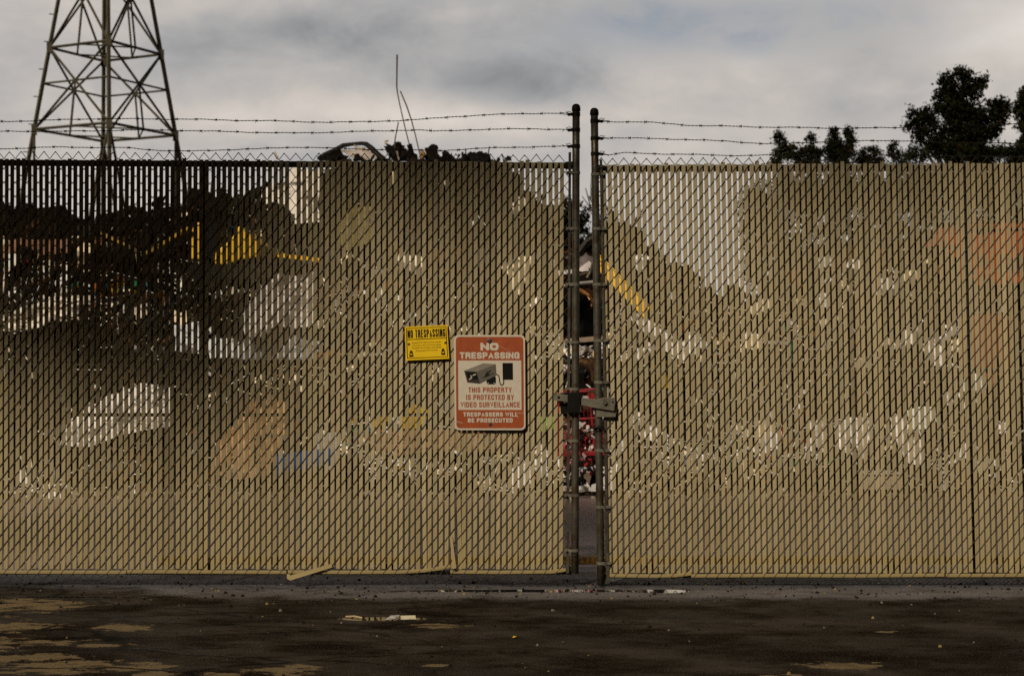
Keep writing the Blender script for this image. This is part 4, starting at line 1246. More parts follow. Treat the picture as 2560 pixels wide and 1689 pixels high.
for y in (850, 930):
    mb = MB(); mb.tube([Vector((cx, Dt - D0 + r, P(0, y, Dt).z)), Vector((cx, Dt - D0 + r, P(0, y - 6, Dt).z))], r * 1.03, 20); part(mb, 'tank_band', TANKM, tk)

# yellow excavator working on top of the heap
ex = empty('excavator', P(590, 690, 20.4), 'yellow excavator standing on the left of the heap, its boom bent down', 'excavator')
De = 19.3
def PE(x, y, d=0): return P(x, y, De + d)
mb = MB(); mb.prism([PE(534, 660), PE(538, 630), PE(578, 596), PE(597, 563), PE(612, 578), PE(652, 610), PE(652, 642), PE(600, 650), PE(560, 664)], (0, 1.1, 0)); part(mb, 'engine_housing', YEL, ex, bevel=.03)
mb = MB(); mb.prism([PE(472, 648), PE(474, 588), PE(488, 556), PE(502, 556), PE(502, 648)], (0, .9, 0)); part(mb, 'cab_frame', YEL, ex, bevel=.02)
mb = MB(); mb.prism([PE(505, 645, .05), PE(505, 560, .05), PE(545, 560, .05), PE(545, 645, .05)], (0, .8, 0)); part(mb, 'cab_glass', mat('dark_glass', (.01, .011, .012), .1, 0, 0, 3, 0, spec=.6), ex)
mb = MB(); mb.prism([PE(468, 566, -.1), PE(473, 571, -.1), PE(376, 632, -.1), PE(354, 639, -.1), PE(354, 634, -.1)], (0, .16, 0)); part(mb, 'boom', YEL2, ex)
mb = MB(); mb.prism([PE(354, 639, -.1), PE(359, 634, -.1), PE(300, 602, -.1), PE(237, 571, -.1), PE(234, 576, -.1), PE(296, 608, -.1)], (0, .14, 0)); part(mb, 'stick', YEL2, ex)
mb = MB(); mb.prism([PE(236, 566, -.15), PE(228, 584, -.15), PE(206, 592, -.15), PE(188, 570, -.15), PE(204, 560, -.15)], (0, .4, 0)); part(mb, 'bucket', PIPE_D, ex)
for d in (-.1, .9):
    mb = MB(); mb.prism([PE(x, y, d) for x, y in [(470, 672), (486, 660), (660, 660), (674, 672), (674, 686), (658, 698), (486, 698), (470, 686)]], (0, .3, 0)); part(mb, 'track', BLACKM, ex)
bm_ = empty('steel_beam', on_heap(745, 650), 'thin yellow painted beam lying level across the heap right of the excavator', 'beam')
mb = MB(); mb.box(P(686, 640, 18.4), P(800, 655, 18.4) - P(686, 640, 18.4), (0, .08, 0), (0, 0, .05)); part(mb, 'beam_web', YEL, bm_)
mb = MB(); mb.box(P(686, 641, 18.36), P(800, 656, 18.36) - P(686, 641, 18.36), (0, .16, 0), (0, 0, .012)); part(mb, 'beam_flange', YEL, bm_)

# slanting yellow beam just right of the gap
yb_ = empty('steel_beam', on_heap(1560, 730), 'thick yellow painted beam slanting down to the right of the gate gap', 'beam')
pa, pb = P(1480, 655, 16.2), P(1612, 792, 15.6)
mb = MB(); mb.box(pa, pb - pa, (0, .14, 0), (.05, 0, .105)); part(mb, 'beam_web', YEL, yb_)
mb = MB(); mb.box(pa + Vector((-.01, -.05, -.012)), pb - pa, (0, .22, 0), (.005, 0, .012)); mb.box(pa + Vector((.05, -.05, .106)), pb - pa, (0, .22, 0), (.005, 0, .012)); part(mb, 'beam_flange', YEL, yb_)

# ------------------------------------------------------------------ what shows in the gap
def bentplate(name, label, cat, pts, colr, D, amp=.04, seed=0.0, th=.008, **k): return px_sheet(name, label, cat, pts, colr, 0, amp=amp, th=th, seed=seed, D=D, **k)


bentplate('metal_sheet', 'buckled greyish brown sheet at the top of the heap in the gate gap', 'metal sheet', [(1440, 668), (1446, 645), (1460, 638), (1465, 632), (1470, 638), (1484, 644), (1486, 652), (1470, 660), (1455, 664)], (.10, .075, .07), 15.7, seed=31)
bentplate('metal_sheet', 'pale car door panel under the buckled sheet in the gate gap', 'metal sheet', [(1395, 690), (1396, 678), (1445, 672), (1476, 655), (1482, 660), (1472, 674), (1440, 680)], (.50, .44, .42), 15.6, seed=32)
mb = MB(); mb.tube([P(1482, 656, 15.6), P(1476, 680, 15.6), P(1468, 694, 15.6)], .018, 6); mb.tube([P(1446, 688, 15.6), P(1470, 682, 15.6)], .012, 6)
tag(mb.build('bent_bar', GALV), 'bent grey bar beside the pale car door panel', 'metal bar')
mb = MB(); mb.tube([P(1400, 716, 15.5), P(1450, 708, 15.5), P(1490, 704, 15.5)], .02, 6)
tag(mb.build('bent_bar', mat('dull_alu', (.30, .26, .24), .4, .3, .2, 8, .1)), 'long dull aluminium bar lying level across the gate gap', 'metal bar')
mb = MB(); mb.tube([P(1448, 724, 15.3), P(1460, 730, 15.3), P(1472, 738, 15.25), P(1480, 750, 15.3), P(1479, 766, 15.3)], [.022, .018, .013, .02, .008], 6); mb.tube([P(1466, 735, 15.3), P(1475, 750, 15.25)], .01, 5)
tag(mb.build('copper_wire', mat('copper_scrap', (.34, .15, .04), .5, .3, .3, 9, .1)), 'twisted copper coloured strip curling down in the gate gap', 'metal strip')
# black sheet put in for the shade inside a hollow of the heap
bentplate('metal_sheet', 'black sheet standing in for the shade of a hollow in the gate gap', 'metal sheet', [(1405, 745), (1440, 735), (1500, 740), (1512, 800), (1505, 862), (1430, 866), (1402, 840)], (.006, .005, .004), 15.6, amp=.10, seed=34, tiltback=-.2)
mb = MB(); a = P(1395, 860, 15.0); b = P(1540, 848, 15.0); mb.box(a, b - a, (0, .03, 0), (0, 0, .05)); tag(mb.build('timber_plank', mat('grey_plank', (.32, .23, .16), .7, 0, .3, 12, .3, 50)), 'grey timber plank lying level in the gate gap above the rusty wheel', 'plank')
# pale rubble under it
for i, (x, y, w, h, cc, lab) in enumerate([(1462, 878, 36, 22, (.40, .36, .33), 'angular grey block under the plank in the gate gap'), (1490, 888, 26, 26, (.55, .42, .22), 'cream lump right of the grey block in the gate gap'), (1505, 872, 22, 30, (.66, .62, .58), 'white chunk behind the right gate post under the plank'), (1412, 920, 20, 22, (.60, .54, .52), 'round white lump left of the left gate post')]):
    mb = MB(); mb.col = cc
    c = P(x, y, 14.9); n = len(mb.v); rr = w / 2 / FPX * 14.9; hh = h / 2 / FPX * 14.9
    for a in range(5):
        for b in range(8):
            ph = (a / 4 - .5) * math.pi * .96; th_ = b * math.pi / 4; q = rnd.uniform(.75, 1.2)
            mb.v.append(tuple(c + Vector((math.cos(ph) * math.cos(th_) * rr * q, math.cos(ph) * math.sin(th_) * rr * q, math.sin(ph) * hh * 1.2 * q))))
    for a in range(4):
        for b in range(8): mb.face((a * 8 + b, a * 8 + (b + 1) % 8, a * 8 + 8 + (b + 1) % 8, a * 8 + 8 + b))
    mb.face(range(7, -1, -1)); mb.face(range(32, 40))
    tag(mb.build('rubble_block', SHEETM), lab, 'rubble')
# rusty brake drum / wheel
wh = empty('rusty_wheel', P(1462, 935, 14.7), 'rusty brown ribbed wheel hub tilted in the gate gap above the red cage', 'wheel')
axis = Vector((-.45, -.72, -.52)).normalized(); c = P(1458, 930, 14.9)
RUSTM = mat('brown_rust', (.13, .062, .02), .6, .2, .4, 8, .3, 50, rust=(.05, .025, .012), rust_amt=.5, rscale=6)
mb = MB(); mb.tube([c - axis * .10, c - axis * .07, c - axis * .07, c - axis * .03, c - axis * .03, c + axis * .02], [.13, .135, .118, .12, .138, .138], 20); part(mb, 'wheel_drum', RUSTM, wh)
mb = MB(); mb.tube([c + axis * .02, c + axis * .035, c + axis * .08], [.10, .06, .05], 12); part(mb, 'wheel_hub', BLACKM, wh)
for k in range(6):
    mb = MB(); s1 = axis.orthogonal().normalized(); s2 = axis.cross(s1); p = c + axis * .03 + (s1 * math.cos(k * 1.047) + s2 * math.sin(k * 1.047)) * .075; mb.tube([p, p + axis * .03], .012, 6); part(mb, 'wheel_nut', BOLT, wh)
# red wire cage
REDM = mat('red_paint', (.27, .008, .012), .5, 0, .3, 6, .05, rust=(.05, .016, .012), rust_amt=.5)
cg = empty('wire_cage', P(1455, 1130, 14.6), 'red wire mesh cage trolley standing in the gate gap at the heap foot', 'cage')
Dc = 14.4
corners = [P(1398, 982, Dc), P(1492, 976, Dc), P(1512, 1128, Dc), P(1392, 1132, Dc)]
dep = Vector((.03, .5, 0))
mb = MB()
for a, b in zip(corners, corners[1:] + corners[:1]):
    mb.tube([a, b], .011, 6); mb.tube([a + dep, b + dep], .011, 6); mb.tube([a, a + dep], .011, 6)
m1 = corners[0].lerp(corners[3], .45); m2 = corners[1].lerp(corners[2], .45); mb.tube([m1, m2], .012, 6); mb.tube([corners[1].lerp(corners[0], .2), corners[2].lerp(corners[3], .2)], .012, 6)
part(mb, 'cage_frame', REDM, cg)
mb = MB()
for k in range(1, 10): mb.tube([corners[0].lerp(corners[1], k / 10) + Vector((rnd.uniform(-.012, .012), rnd.uniform(0, .03), 0)), corners[3].lerp(corners[2], k / 10) + Vector((rnd.uniform(-.012, .012), 0, 0))], .0028, 4)
for k in range(1, 9): mb.tube([corners[0].lerp(corners[3], k / 9), corners[1].lerp(corners[2], k / 9)], .0028, 4)
part(mb, 'cage_wires', REDM, cg)
mb = MB(); mb.box(corners[3] + Vector((0, -.01, 0)), corners[2] - corners[3], dep, (0, 0, -.035)); part(mb, 'cage_base', REDM, cg)
for i, (pts, cc, lab) in enumerate([([(1455, 1000), (1485, 985), (1488, 1015), (1462, 1018)], (.55, .42, .42), 'pinkish paper bundle in the top of the red cage'), ([(1420, 1030), (1480, 1010), (1490, 1080), (1455, 1100), (1425, 1085)], (.14, .05, .025), 'brown rusty lump filling the red cage'),
                                   ([(1404, 1032), (1432, 1030), (1430, 1066), (1408, 1060)], (.55, .30, .20), 'peach coloured scrap at the left of the red cage'), ([(1400, 1070), (1500, 1085), (1498, 1125), (1402, 1125)], (.30, .02, .02), 'dark red plastic at the bottom of the red cage'), ([(1522, 1100), (1532, 1094), (1536, 1106), (1526, 1112)], (.30, .50, .05), 'lime green scrap right of the red cage')]):
    bentplate('scrap_piece', lab, 'scrap', pts, cc, 14.65 + .03 * i, amp=.08, seed=50 + i)
bentplate('metal_sheet', 'white appliance side standing under the red cage in the gate gap', 'metal sheet', [(1390, 1138), (1516, 1134), (1545, 1150), (1540, 1185), (1500, 1180), (1400, 1188)], (.84, .79, .76), 14.55, amp=.04, seed=61)
mb = MB(); mb.tube([P(1402, 1152, 14.4), P(1478, 1148, 14.4), P(1484, 1175, 14.4), P(1440, 1182, 14.4)], .010, 6); mb.tube([P(1398, 1168, 14.42), P(1424, 1172, 14.4)], .012, 6); tag(mb.build('red_cable', REDM), 'red cable looped in front of the white appliance side', 'cable')
mb = MB(); mb.tube([P(1448, 1196, 14.3), P(1464, 1176, 14.3), P(1480, 1162, 14.3), P(1492, 1180, 14.3)], .012, 6); mb.tube([P(1474, 1168, 14.3), P(1486, 1184, 14.3), P(1500, 1190, 14.35)], .010, 6); tag(mb.build('black_cable', BLACKM), 'black cable tangle in front of the white appliance side', 'cable')
bentplate('metal_sheet', 'dark torn sheet over the white slab in the gate gap', 'metal sheet', [(1405, 1192), (1450, 1182), (1500, 1178), (1512, 1200), (1470, 1218), (1440, 1212), (1408, 1218)], (.012, .010, .009), 14.45, amp=.12, seed=62)
bentplate('metal_sheet', 'grey flap between the dark sheet and the white slab', 'metal sheet', [(1442, 1170), (1480, 1163), (1492, 1166), (1490, 1174), (1446, 1180)], (.34, .32, .33), 14.4, amp=.05, seed=63)
bentplate('cloth_scrap', 'brown rag hanging on the dark sheet in the gate gap', 'rag', [(1458, 1190), (1470, 1178), (1478, 1190), (1472, 1212), (1466, 1200)], (.16, .10, .06), 14.3, amp=.04, seed=64)
bentplate('metal_sheet', 'bright white slab sloping on the ground in the gate gap', 'metal sheet', [(1440, 1220), (1492, 1206), (1512, 1192), (1532, 1186), (1534, 1226), (1490, 1228), (1440, 1230)], W1, 14.3, amp=.03, seed=65)
bentplate('metal_sheet', 'pale pink shard at the foot of the left gate post', 'metal sheet', [(1404, 1216), (1432, 1214), (1436, 1228), (1406, 1228)], (.62, .48, .42), 14.3, amp=.03, seed=66)

mb = MB()
for i in range(150):
    x, y = rnd.uniform(1402, 1506), rnd.uniform(985, 1215)
    mb.col = rnd.choice([(.72, .66, .62), (.55, .36, .34), (.012, .009, .008), (.30, .02, .02), (.12, .06, .03), (.012, .009, .008), (.66, .62, .60)])
    c = P(x, y, 14.36 + rnd.uniform(-.04, .3)); w = rnd.uniform(.015, .05)
    mb.cbox(c, w * rnd.uniform(.8, 2.4), .006, w, rot(rnd.uniform(-.8, .8), rnd.uniform(-.8, .5), rnd.uniform(-3, 3)))
tag(mb.build('rubbish', SCRAP), 'red white and black bits of rubbish caught in and below the wire cage', kind='stuff')
# kicked-up earth along the foot of the heap
mb = MB()
for i in range(700):
    X = rnd.uniform(-9, 9); Y = 5.0 + rnd.gauss(.25, .22); r = rnd.uniform(.015, .05)
    mb.col = rnd.choice([(.09, .055, .025), (.06, .038, .02), (.14, .09, .045), (.5, .42, .34)] if rnd.random() < .8 else [(.02, .015, .01)])
    m = rot(rnd.random() * 6, rnd.random() * 6, rnd.random() * 6); mb.cbox((X, Y, r * .3), r * 1.6, r, r * 1.2, m)
tag(mb.build('dirt_berm', SCRAP), 'low ridge of brown earth and crumbs along the heap foot', kind='stuff')

# timber lying on the ground right behind the gates
OCHRE = mat('ochre_painted_timber', (.24, .135, .022), .65, 0, .4, 5, .3, 60, rust=(.06, .035, .015), rust_amt=.45, rscale=7)
tb = empty('timber_beam', (0, .55, 0), 'ochre stained timber beam lying along the ground right behind both gates', 'beam')
mb = MB(); mb.box((-2.45, .62, .045), (6.3, 0, .0), (0, .09, 0), (0, 0, .05)); part(mb, 'beam_length', OCHRE, tb, bevel=.004)
mb = MB()
for x in (-2.2, -.9, .9, 2.6, 3.5): mb.box((x, .64, .0), (.10, 0, 0), (0, .06, 0), (0, 0, .044))
part(mb, 'beam_block', BLACKM, tb)

# leaf, twig and flat pale pieces lying in front
mb = MB(); mb.col = (.70, .42, .01); c = ground_at(1287, 1594); mb.prism([c + Vector(p) for p in ((-.014, 0, .004), (0, -.012, .006), (.013, -.004, .012), (.010, .016, .005), (-.006, .018, .008))], (0, 0, .001))
tag(mb.build('fallen_leaf', CLEAN), 'tiny bright yellow leaf on the dark asphalt', 'leaf')
mb = MB(); mb.col = (.70, .60, .42); a, b = ground_at(1003, 1549), ground_at(1040, 1549); mb.box(a + Vector((0, 0, .003)), (b.x - a.x, .01, 0), (-.01, .075, .006), (0, 0, .002))
tag(mb.build('flat_scrap', CLEAN), 'flat cream piece lying in the shallow puddle', 'paper')
mb = MB(); mb.col = (.45, .43, .40); a, b = ground_at(962, 1551), ground_at(996, 1549); mb.prism([a + Vector((0, 0, .006)), b + Vector((0, 0, .004)), b + Vector((.0, .08, .012)), a + Vector((.03, .07, .016))], (0, 0, .002))
tag(mb.build('flat_scrap', CLEAN), 'flat grey piece left of the cream one in the puddle', 'paper')
mb = MB(); mb.col = (.40, .30, .17); a, b = ground_at(864, 1543), ground_at(906, 1546); mb.tube([a + Vector((0, 0, .006)), (a + b) / 2 + Vector((0, .01, .01)), b + Vector((0, 0, .006))], .005, 5)
tag(mb.build('twig', CLEAN), 'thin pale twig at the left end of the shallow puddle', 'twig')

# ------------------------------------------------------------------ crest of the heap, above the fence line
CRD = 24.3
def PC(x, y, d=0): return P(x, y, CRD + d)
def cz(zx, zy): return (740 + zx / 4.245, 100 + zy / 4.245)
def crest_piece(name, label, cat, zpts, colr, d=0, amp=.05, seed=0.0, th=.02, **k):
    return px_sheet(name, label, cat, [cz(*p) for p in zpts], colr, 0, amp=amp, th=th, seed=seed, D=CRD + d, tiltback=.1, **k)


mb = MB(); mb.tube([PC(*cz(235, 1262)), PC(*cz(300, 1215)), PC(*cz(420, 1165)), PC(*cz(500, 1120)), PC(*cz(600, 1105)), PC(*cz(700, 1098)), PC(*cz(745, 1105)), PC(*cz(800, 1150)), PC(*cz(870, 1225)), PC(*cz(930, 1275))], [.04, .035, .04, .04, .032, .035, .042, .05, .06, .06], 7)
tag(mb.build('scrap_rail', PIPE_D), 'dark arched frame rail crowning the left end of the heap crest', 'metal frame')
crest_piece('metal_sheet', 'torn beige panel with a hole under the arched rail on the heap crest', 'metal sheet', [(465, 1155), (545, 1165), (590, 1200), (625, 1140), (600, 1105), (660, 1120), (780, 1170), (860, 1265), (640, 1275), (560, 1240)], (.40, .335, .28), -.3, seed=71)
crest_piece('metal_sheet', 'dark mangled sheet low under the arched rail on the heap crest', 'metal sheet', [(360, 1170), (420, 1180), (470, 1150), (480, 1200), (560, 1240), (540, 1285), (240, 1290), (230, 1250), (300, 1210), (380, 1215)], (.014, .011, .009), -.1, seed=72)
crest_piece('metal_sheet', 'black jagged sheet in front of the beige panel on the heap crest', 'metal sheet', [(625, 1215), (650, 1200), (700, 1240), (760, 1290), (600, 1290)], (.012, .010, .008), -.5, seed=73)
crest_piece('metal_sheet', 'leaning black channel section left of the rods on the heap crest', 'metal sheet', [(940, 1125), (960, 1108), (1010, 1115), (1040, 1090), (1075, 1080), (1120, 1100), (1175, 1160), (1195, 1180), (1230, 1280), (1040, 1290), (990, 1240)], (.016, .012, .009), .1, seed=74, amp=.12)
crest_piece('metal_sheet', 'tan torn edge curling over the leaning black channel', 'metal sheet', [(933, 1080), (945, 1062), (990, 1068), (965, 1085), (950, 1110), (938, 1105)], (.40, .32, .22), -.1, seed=75)
crest_piece('metal_sheet', 'narrow brown strip down the face of the leaning black channel', 'metal sheet', [(1060, 1175), (1078, 1180), (1100, 1270), (1085, 1275)], (.20, .13, .08), -.2, seed=76)
crest_piece('metal_sheet', 'short black plate at the foot of the long rod on the heap crest', 'metal sheet', [(1178, 1108), (1225, 1098), (1240, 1130), (1275, 1265), (1290, 1290), (1200, 1290), (1190, 1180)], (.013, .010, .008), -.1, seed=77)
crest_piece('metal_box', 'dark dented box tilted on the heap crest right of the rods', 'metal box', [(1370, 1150), (1465, 1102), (1495, 1115), (1500, 1180), (1530, 1270), (1370, 1275), (1372, 1190)], (.022, .016, .010), 0, seed=78, th=.35)
mb = MB(); mb.tube([PC(*cz(1330, 1255), -.1), PC(*cz(1350, 1225), -.1), PC(*cz(1345, 1195), -.1), PC(*cz(1362, 1185), -.1)], [.05, .045, .05, .04], 7)
tag(mb.build('bent_pipe', mat('ochre_pipe', (.26, .14, .03), .6, .1, .3, 9, .1)), 'short ochre pipe elbow beside the dented box on the heap crest', 'pipe')
crest_piece('metal_sheet', 'dark drooping flap right of the dented box on the heap crest', 'metal sheet', [(1545, 1190), (1570, 1170), (1610, 1180), (1650, 1220), (1700, 1275), (1570, 1280)], (.012, .010, .008), .1, seed=79)
crest_piece('worn_tyre', 'rounded dark tyre like hump at the right end of the heap crest', 'tyre', [(1690, 1265), (1780, 1240), (1830, 1200), (1900, 1190), (1960, 1188), (2030, 1195), (2062, 1225), (2066, 1285), (1700, 1290)], (.014, .011, .009), .1, seed=80, th=.4)
crest_piece('metal_sheet', 'small dark scrap peeking over the fence right of the tyre like hump', 'metal sheet', [(2215, 1255), (2245, 1222), (2280, 1240), (2290, 1280), (2210, 1280)], (.014, .011, .009), .1, seed=81)
crest_piece('metal_sheet', 'tan curled scrap peeking over the fence far left of the heap crest', 'metal sheet', [(-235, 1190), (-222, 1178), (-200, 1225), (-180, 1262), (-215, 1262)], (.36, .28, .18), .1, seed=82)
ROD = mat('rusty_rod', (.085, .052, .028), .65, .2, .3, 12, .1)
mb = MB(); mb.tube([PC(*cz(1073, 158)), PC(*cz(1071, 330)), PC(*cz(1069, 490)), PC(*cz(1074, 545)), PC(*cz(1100, 680)), PC(*cz(1150, 900)), PC(*cz(1205, 1120)), PC(*cz(1225, 1260))], [.016, .0145, .0135, .012, .011, .011, .011, .011], 6)
tag(mb.build('steel_rod', ROD), 'tallest rusty rod sticking up from the heap, kinked half way', 'rod', 'rods sticking up from the heap')
mb = MB(); mb.tube([PC(*cz(1107, 543)), PC(*cz(1170, 690)), PC(*cz(1225, 850)), PC(*cz(1262, 990)), PC(*cz(1300, 1150)), PC(*cz(1325, 1270))], [.0125, .0135, .0125, .0115, .0115, .0115], 6)
tag(mb.build('steel_rod', ROD), 'slanting rusty rod of middle length right of the tallest rod', 'rod', 'rods sticking up from the heap')
mb = MB(); mb.tube([PC(*cz(1087, 872)), PC(*cz(1070, 960)), PC(*cz(1052, 1050)), PC(*cz(1048, 1150))], .0115, 6)
tag(mb.build('steel_rod', ROD), 'shortest rusty rod left of the two long ones', 'rod', 'rods sticking up from the heap')

# ------------------------------------------------------------------ lattice tower
TD = 70.0
tw = empty('lattice_tower', (P(265, 0, TD).x, TD - D0, 0), 'tall steel lattice power line tower standing behind the yard at the left', 'tower')
tc_ = Vector((P(265, 0, TD).x, TD - D0, 0))
TOW = mat('olive_weathered_steel', (.078, .066, .040), .6, .1, .25, 1.5, .05)


def zt(y): return H + (HZ - y) / FPX * TD


def tcorner(i, z):
    h = 5.42 - z * .1765      # half diagonal
    a = math.atan2(-tc_.y - D0, -tc_.x) + R(2.4 + 90 * i)
    return tc_ + Vector((math.cos(a) * h, math.sin(a) * h, z))


def member(name, a, b, w, mid=None):
    mb = MB(); mb.tube([a, b], w, 4); return part(mb, name, TOW, tw)


z0, z1, z2, z3, z4 = 0.0, zt(331), zt(128), zt(-95), zt(-330)
for i in range(4):
    mb = MB(); mb.tube([tcorner(i, z) for z in (0, z1, z2, z3, z4)], [.112, .110, .106, .10, .10], 4); leg = part(mb, 'tower_leg', TOW, tw)
    if i == 3:
        z = 2.5
        while z < z3:
            c = tcorner(i, z); mb = MB(); mb.tube([c, c + Vector((-.32, 0, .02))], .026, 4); part(mb, 'climbing_peg', TOW, leg); z += 1.35
for i in range(4):
    j = (i + 1) % 4
    for z, w in ((z1, .070), (z2, .070), (z3, .07)): member('ring_beam', tcorner(i, z), tcorner(j, z), w)
    for (za, zb) in ((z1, z2), (z2, z3), (z3, z4)):
        A, B, C_, D_ = tcorner(i, za), tcorner(j, za), tcorner(i, zb), tcorner(j, zb)
        ha = (A - B).length; hb = (C_ - D_).length; f = ha / (ha + hb)
        member('diagonal_brace', A, D_, .060); member('diagonal_brace', B, C_, .060)
        X_ = A.lerp(D_, f)
        member('strut', X_, (A + B) / 2, .05)
        if za == z1:
            zz = X_.z; member('strut', tcorner(i, zz), X_, .05); member('strut', tcorner(j, zz), X_, .05)
    member('diagonal_brace', tcorner(i, z1), (tcorner(i, 0) * .62 + tcorner(j, 0) * .38), .065); member('diagonal_brace', tcorner(j, z1), (tcorner(j, 0) * .62 + tcorner(i, 0) * .38), .065)
for z in (z1, z2):
    ms = [(tcorner(i, z) + tcorner((i + 1) % 4, z)) / 2 for i in range(4)]
    for a, b in zip(ms, ms[1:] + ms[:1]): member('ring_beam', a, b, .04)
    for i in range(4):
        mb = MB(); mb.cbox(tcorner(i, z) + Vector((0, 0, -.02)), .26, .26, .5, Matrix.Rotation(R(20), 3, 'Z')); part(mb, 'gusset_plate', TOW, tw)

# ------------------------------------------------------------------ trees
LEAF = mat('dark_green_foliage', (.0095, .0105, .0028), .6, 0, .45, 1.2, 0, attr=True, spec=.04)
BARK = mat('dark_bark', (.05, .038, .026), .85, 0, .3, 6, .3, 30)


def leafcard(mb, c, s, rr=rnd):
    a = Vector((rr.uniform(-1, 1), rr.uniform(-1, 1), rr.uniform(-1, 1)))
    if a.length < .1: a = Vector((1, 0, 0))
    a.normalize(); b = a.orthogonal().normalized(); b = Matrix.Rotation(rr.random() * 6.28, 3, a) @ b; n = a.cross(b)
    w = s * rr.uniform(.35, .6)
    mb.quad(c - a * s * .5, c + b * w * .5 + n * w * .15, c + a * s * .5, c - b * w * .5 + n * w * .15)


def tree(name, label, D, blobs, trunk, nleaf, ls, group=None, holes=(), limb=True, tone=(1, 1, 1), depthk=1.0):
    """blobs: x, y, rx, ry in photograph pixels at distance D; trunk: x of foot, x of top, y of top, radius in m"""
    base = P(trunk[0], HZ, D); base.z = 0
    t = empty(name, base, label, 'tree', group)
    mb = MB(); k = D / FPX
    tops = P(trunk[1], trunk[2], D)
    pts = [base, base.lerp(tops, .35) + Vector((.06, 0, 0)), base.lerp(tops, .7) + Vector((-.05, .03, 0)), tops]
    mb.tube(pts, [trunk[3], trunk[3] * .8, trunk[3] * .5, trunk[3] * .2], 8)
    if limb:
        for (x, y, rx, ry) in blobs:
            e = P(x, y, D); f = rnd.uniform(.45, .85)
            st_ = base.lerp(tops, max(.25, min(.95, (e.z - .9) / max(tops.z, .1) * .8)))
            mb.tube([st_, st_.lerp(e, .5) + Vector((0, 0, -.04)), e + Vector((0, 0, ry * k * .4))], [trunk[3] * .42, trunk[3] * .25, trunk[3] * .08], 5)
    part(mb, 'trunk', BARK, t)
    mb = MB()
    area = [b[2] * b[3] for b in blobs]; tot = sum(area)
    for b, ar in zip(blobs, area):
        x, y, rx, ry = b; rx *= .92; ry *= .92
        nc = max(6, int(nleaf * 2.3 * ar / tot / 26))
        for i in range(nc):
            # clump centre, biased towards the surface of the blob
            v = Vector((rnd.gauss(0, 1), rnd.gauss(0, 1), rnd.gauss(0, 1))).normalized() * (rnd.uniform(.15, 1.0) ** .5)
            px, py = x + v.x * rx, y - v.z * ry
            if any(((px - hx) / hr) ** 2 + ((py - hy) / hr) ** 2 < 1 for hx, hy, hr in holes): continue
            c = P(px, py, D) + Vector((0, v.y * (rx + ry) * .5 * k * depthk, 0))
            q = rnd.uniform(.55, 1.5); warm = rnd.random() < .05
            for _ in range(26):
                mb.col = (q * tone[0] * rnd.uniform(.8, 1.25) * (1.9 if warm else 1), q * tone[1] * rnd.uniform(.8, 1.2), q * tone[2])
                o = Vector((rnd.gauss(0, 1), rnd.gauss(0, 1), rnd.gauss(0, 1))) * ls * .85
                leafcard(mb, c + o, ls * rnd.uniform(.8, 1.7))
    part(mb, 'crown', LEAF, t)
    return t


def z7(x, y): return (1920 + x / 3.714, 120 + y / 3.714)
def z7b(L): return [(z7(a, b)[0], z7(a, b)[1], c / 3.714, d / 3.714) for a, b, c, d in L]


tree('broadleaf_tree', 'largest dark tree rising above the barbed wire at the right', 45, z7b([(1660, 300, 65, 75), (1770, 240, 45, 70), (1840, 250, 60, 70), (1960, 310, 55, 75), (1730, 400, 120, 120), (1900, 420, 110, 110), (1590, 450, 50, 35), (1620, 560, 80, 80), (1760, 600, 170, 140), (1930, 660, 140, 110), (2060, 540, 70, 60), (2130, 520, 70, 70), (2200, 540, 50, 55), (2150, 630, 90, 70), (2080, 760, 100, 90), (1900, 820, 180, 120), (1700, 800, 150, 110), (1520, 680, 90, 80), (1420, 660, 90, 60), (1350, 600, 45, 60), (1310, 725, 45, 35), (1460, 780, 80, 70), (1410, 830, 45, 50), (1560, 900, 130, 90), (1800, 980, 300, 120), (2000, 1000, 200, 110), (1470, 590, 40, 45), (1740, 1250, 260, 150), (2000, 1300, 220, 160)]),
     (2390, 2400, 260, .16), 9500, .105, 'trees beyond the yard', holes=[(z7(2015, 550)[0], z7(2015, 550)[1], 11), (z7(1965, 455)[0], z7(1965, 455)[1], 8), (z7(1750, 790)[0], z7(1750, 790)[1], 8), (z7(1490, 660)[0], z7(1490, 660)[1], 6), (z7(1660, 720)[0], z7(1660, 720)[1], 4), (z7(1605, 620)[0], z7(1605, 620)[1], 5), (z7(1480, 830)[0], z7(1480, 830)[1], 6)])
tree('broadleaf_tree', 'dark tree cut off by the right edge of the view', 44, z7b([(2420, 420, 80, 70), (2380, 480, 60, 60), (2330, 570, 60, 40), (2400, 600, 90, 70), (2440, 720, 120, 80), (2370, 740, 60, 40), (2480, 560, 120, 150), (2450, 900, 130, 130), (2420, 1100, 180, 150)]), (2590, 2588, 300, .13), 4200, .10, 'trees beyond the yard')
SM = 'trees beyond the yard'
tree('slender_tree', 'thin open topped sapling at the left end of the tree row', 42, z7b([(100, 830, 42, 50), (130, 900, 38, 45), (205, 935, 40, 45), (90, 980, 40, 30), (190, 990, 60, 40), (80, 1050, 50, 60), (150, 1250, 60, 150)]), (1956, 1950, 352, .07), 1500, .072, SM, tone=(1.25, 1.25, 1.1))
tree('slender_tree', 'round headed slim tree second from the left in the tree row', 42, z7b([(390, 840, 45, 45), (400, 920, 60, 50), (400, 990, 75, 60), (310, 960, 50, 40), (280, 1010, 55, 60), (470, 980, 50, 60), (380, 1090, 150, 60), (380, 1350, 120, 200)]), (2028, 2026, 352, .09), 2600, .072, SM)
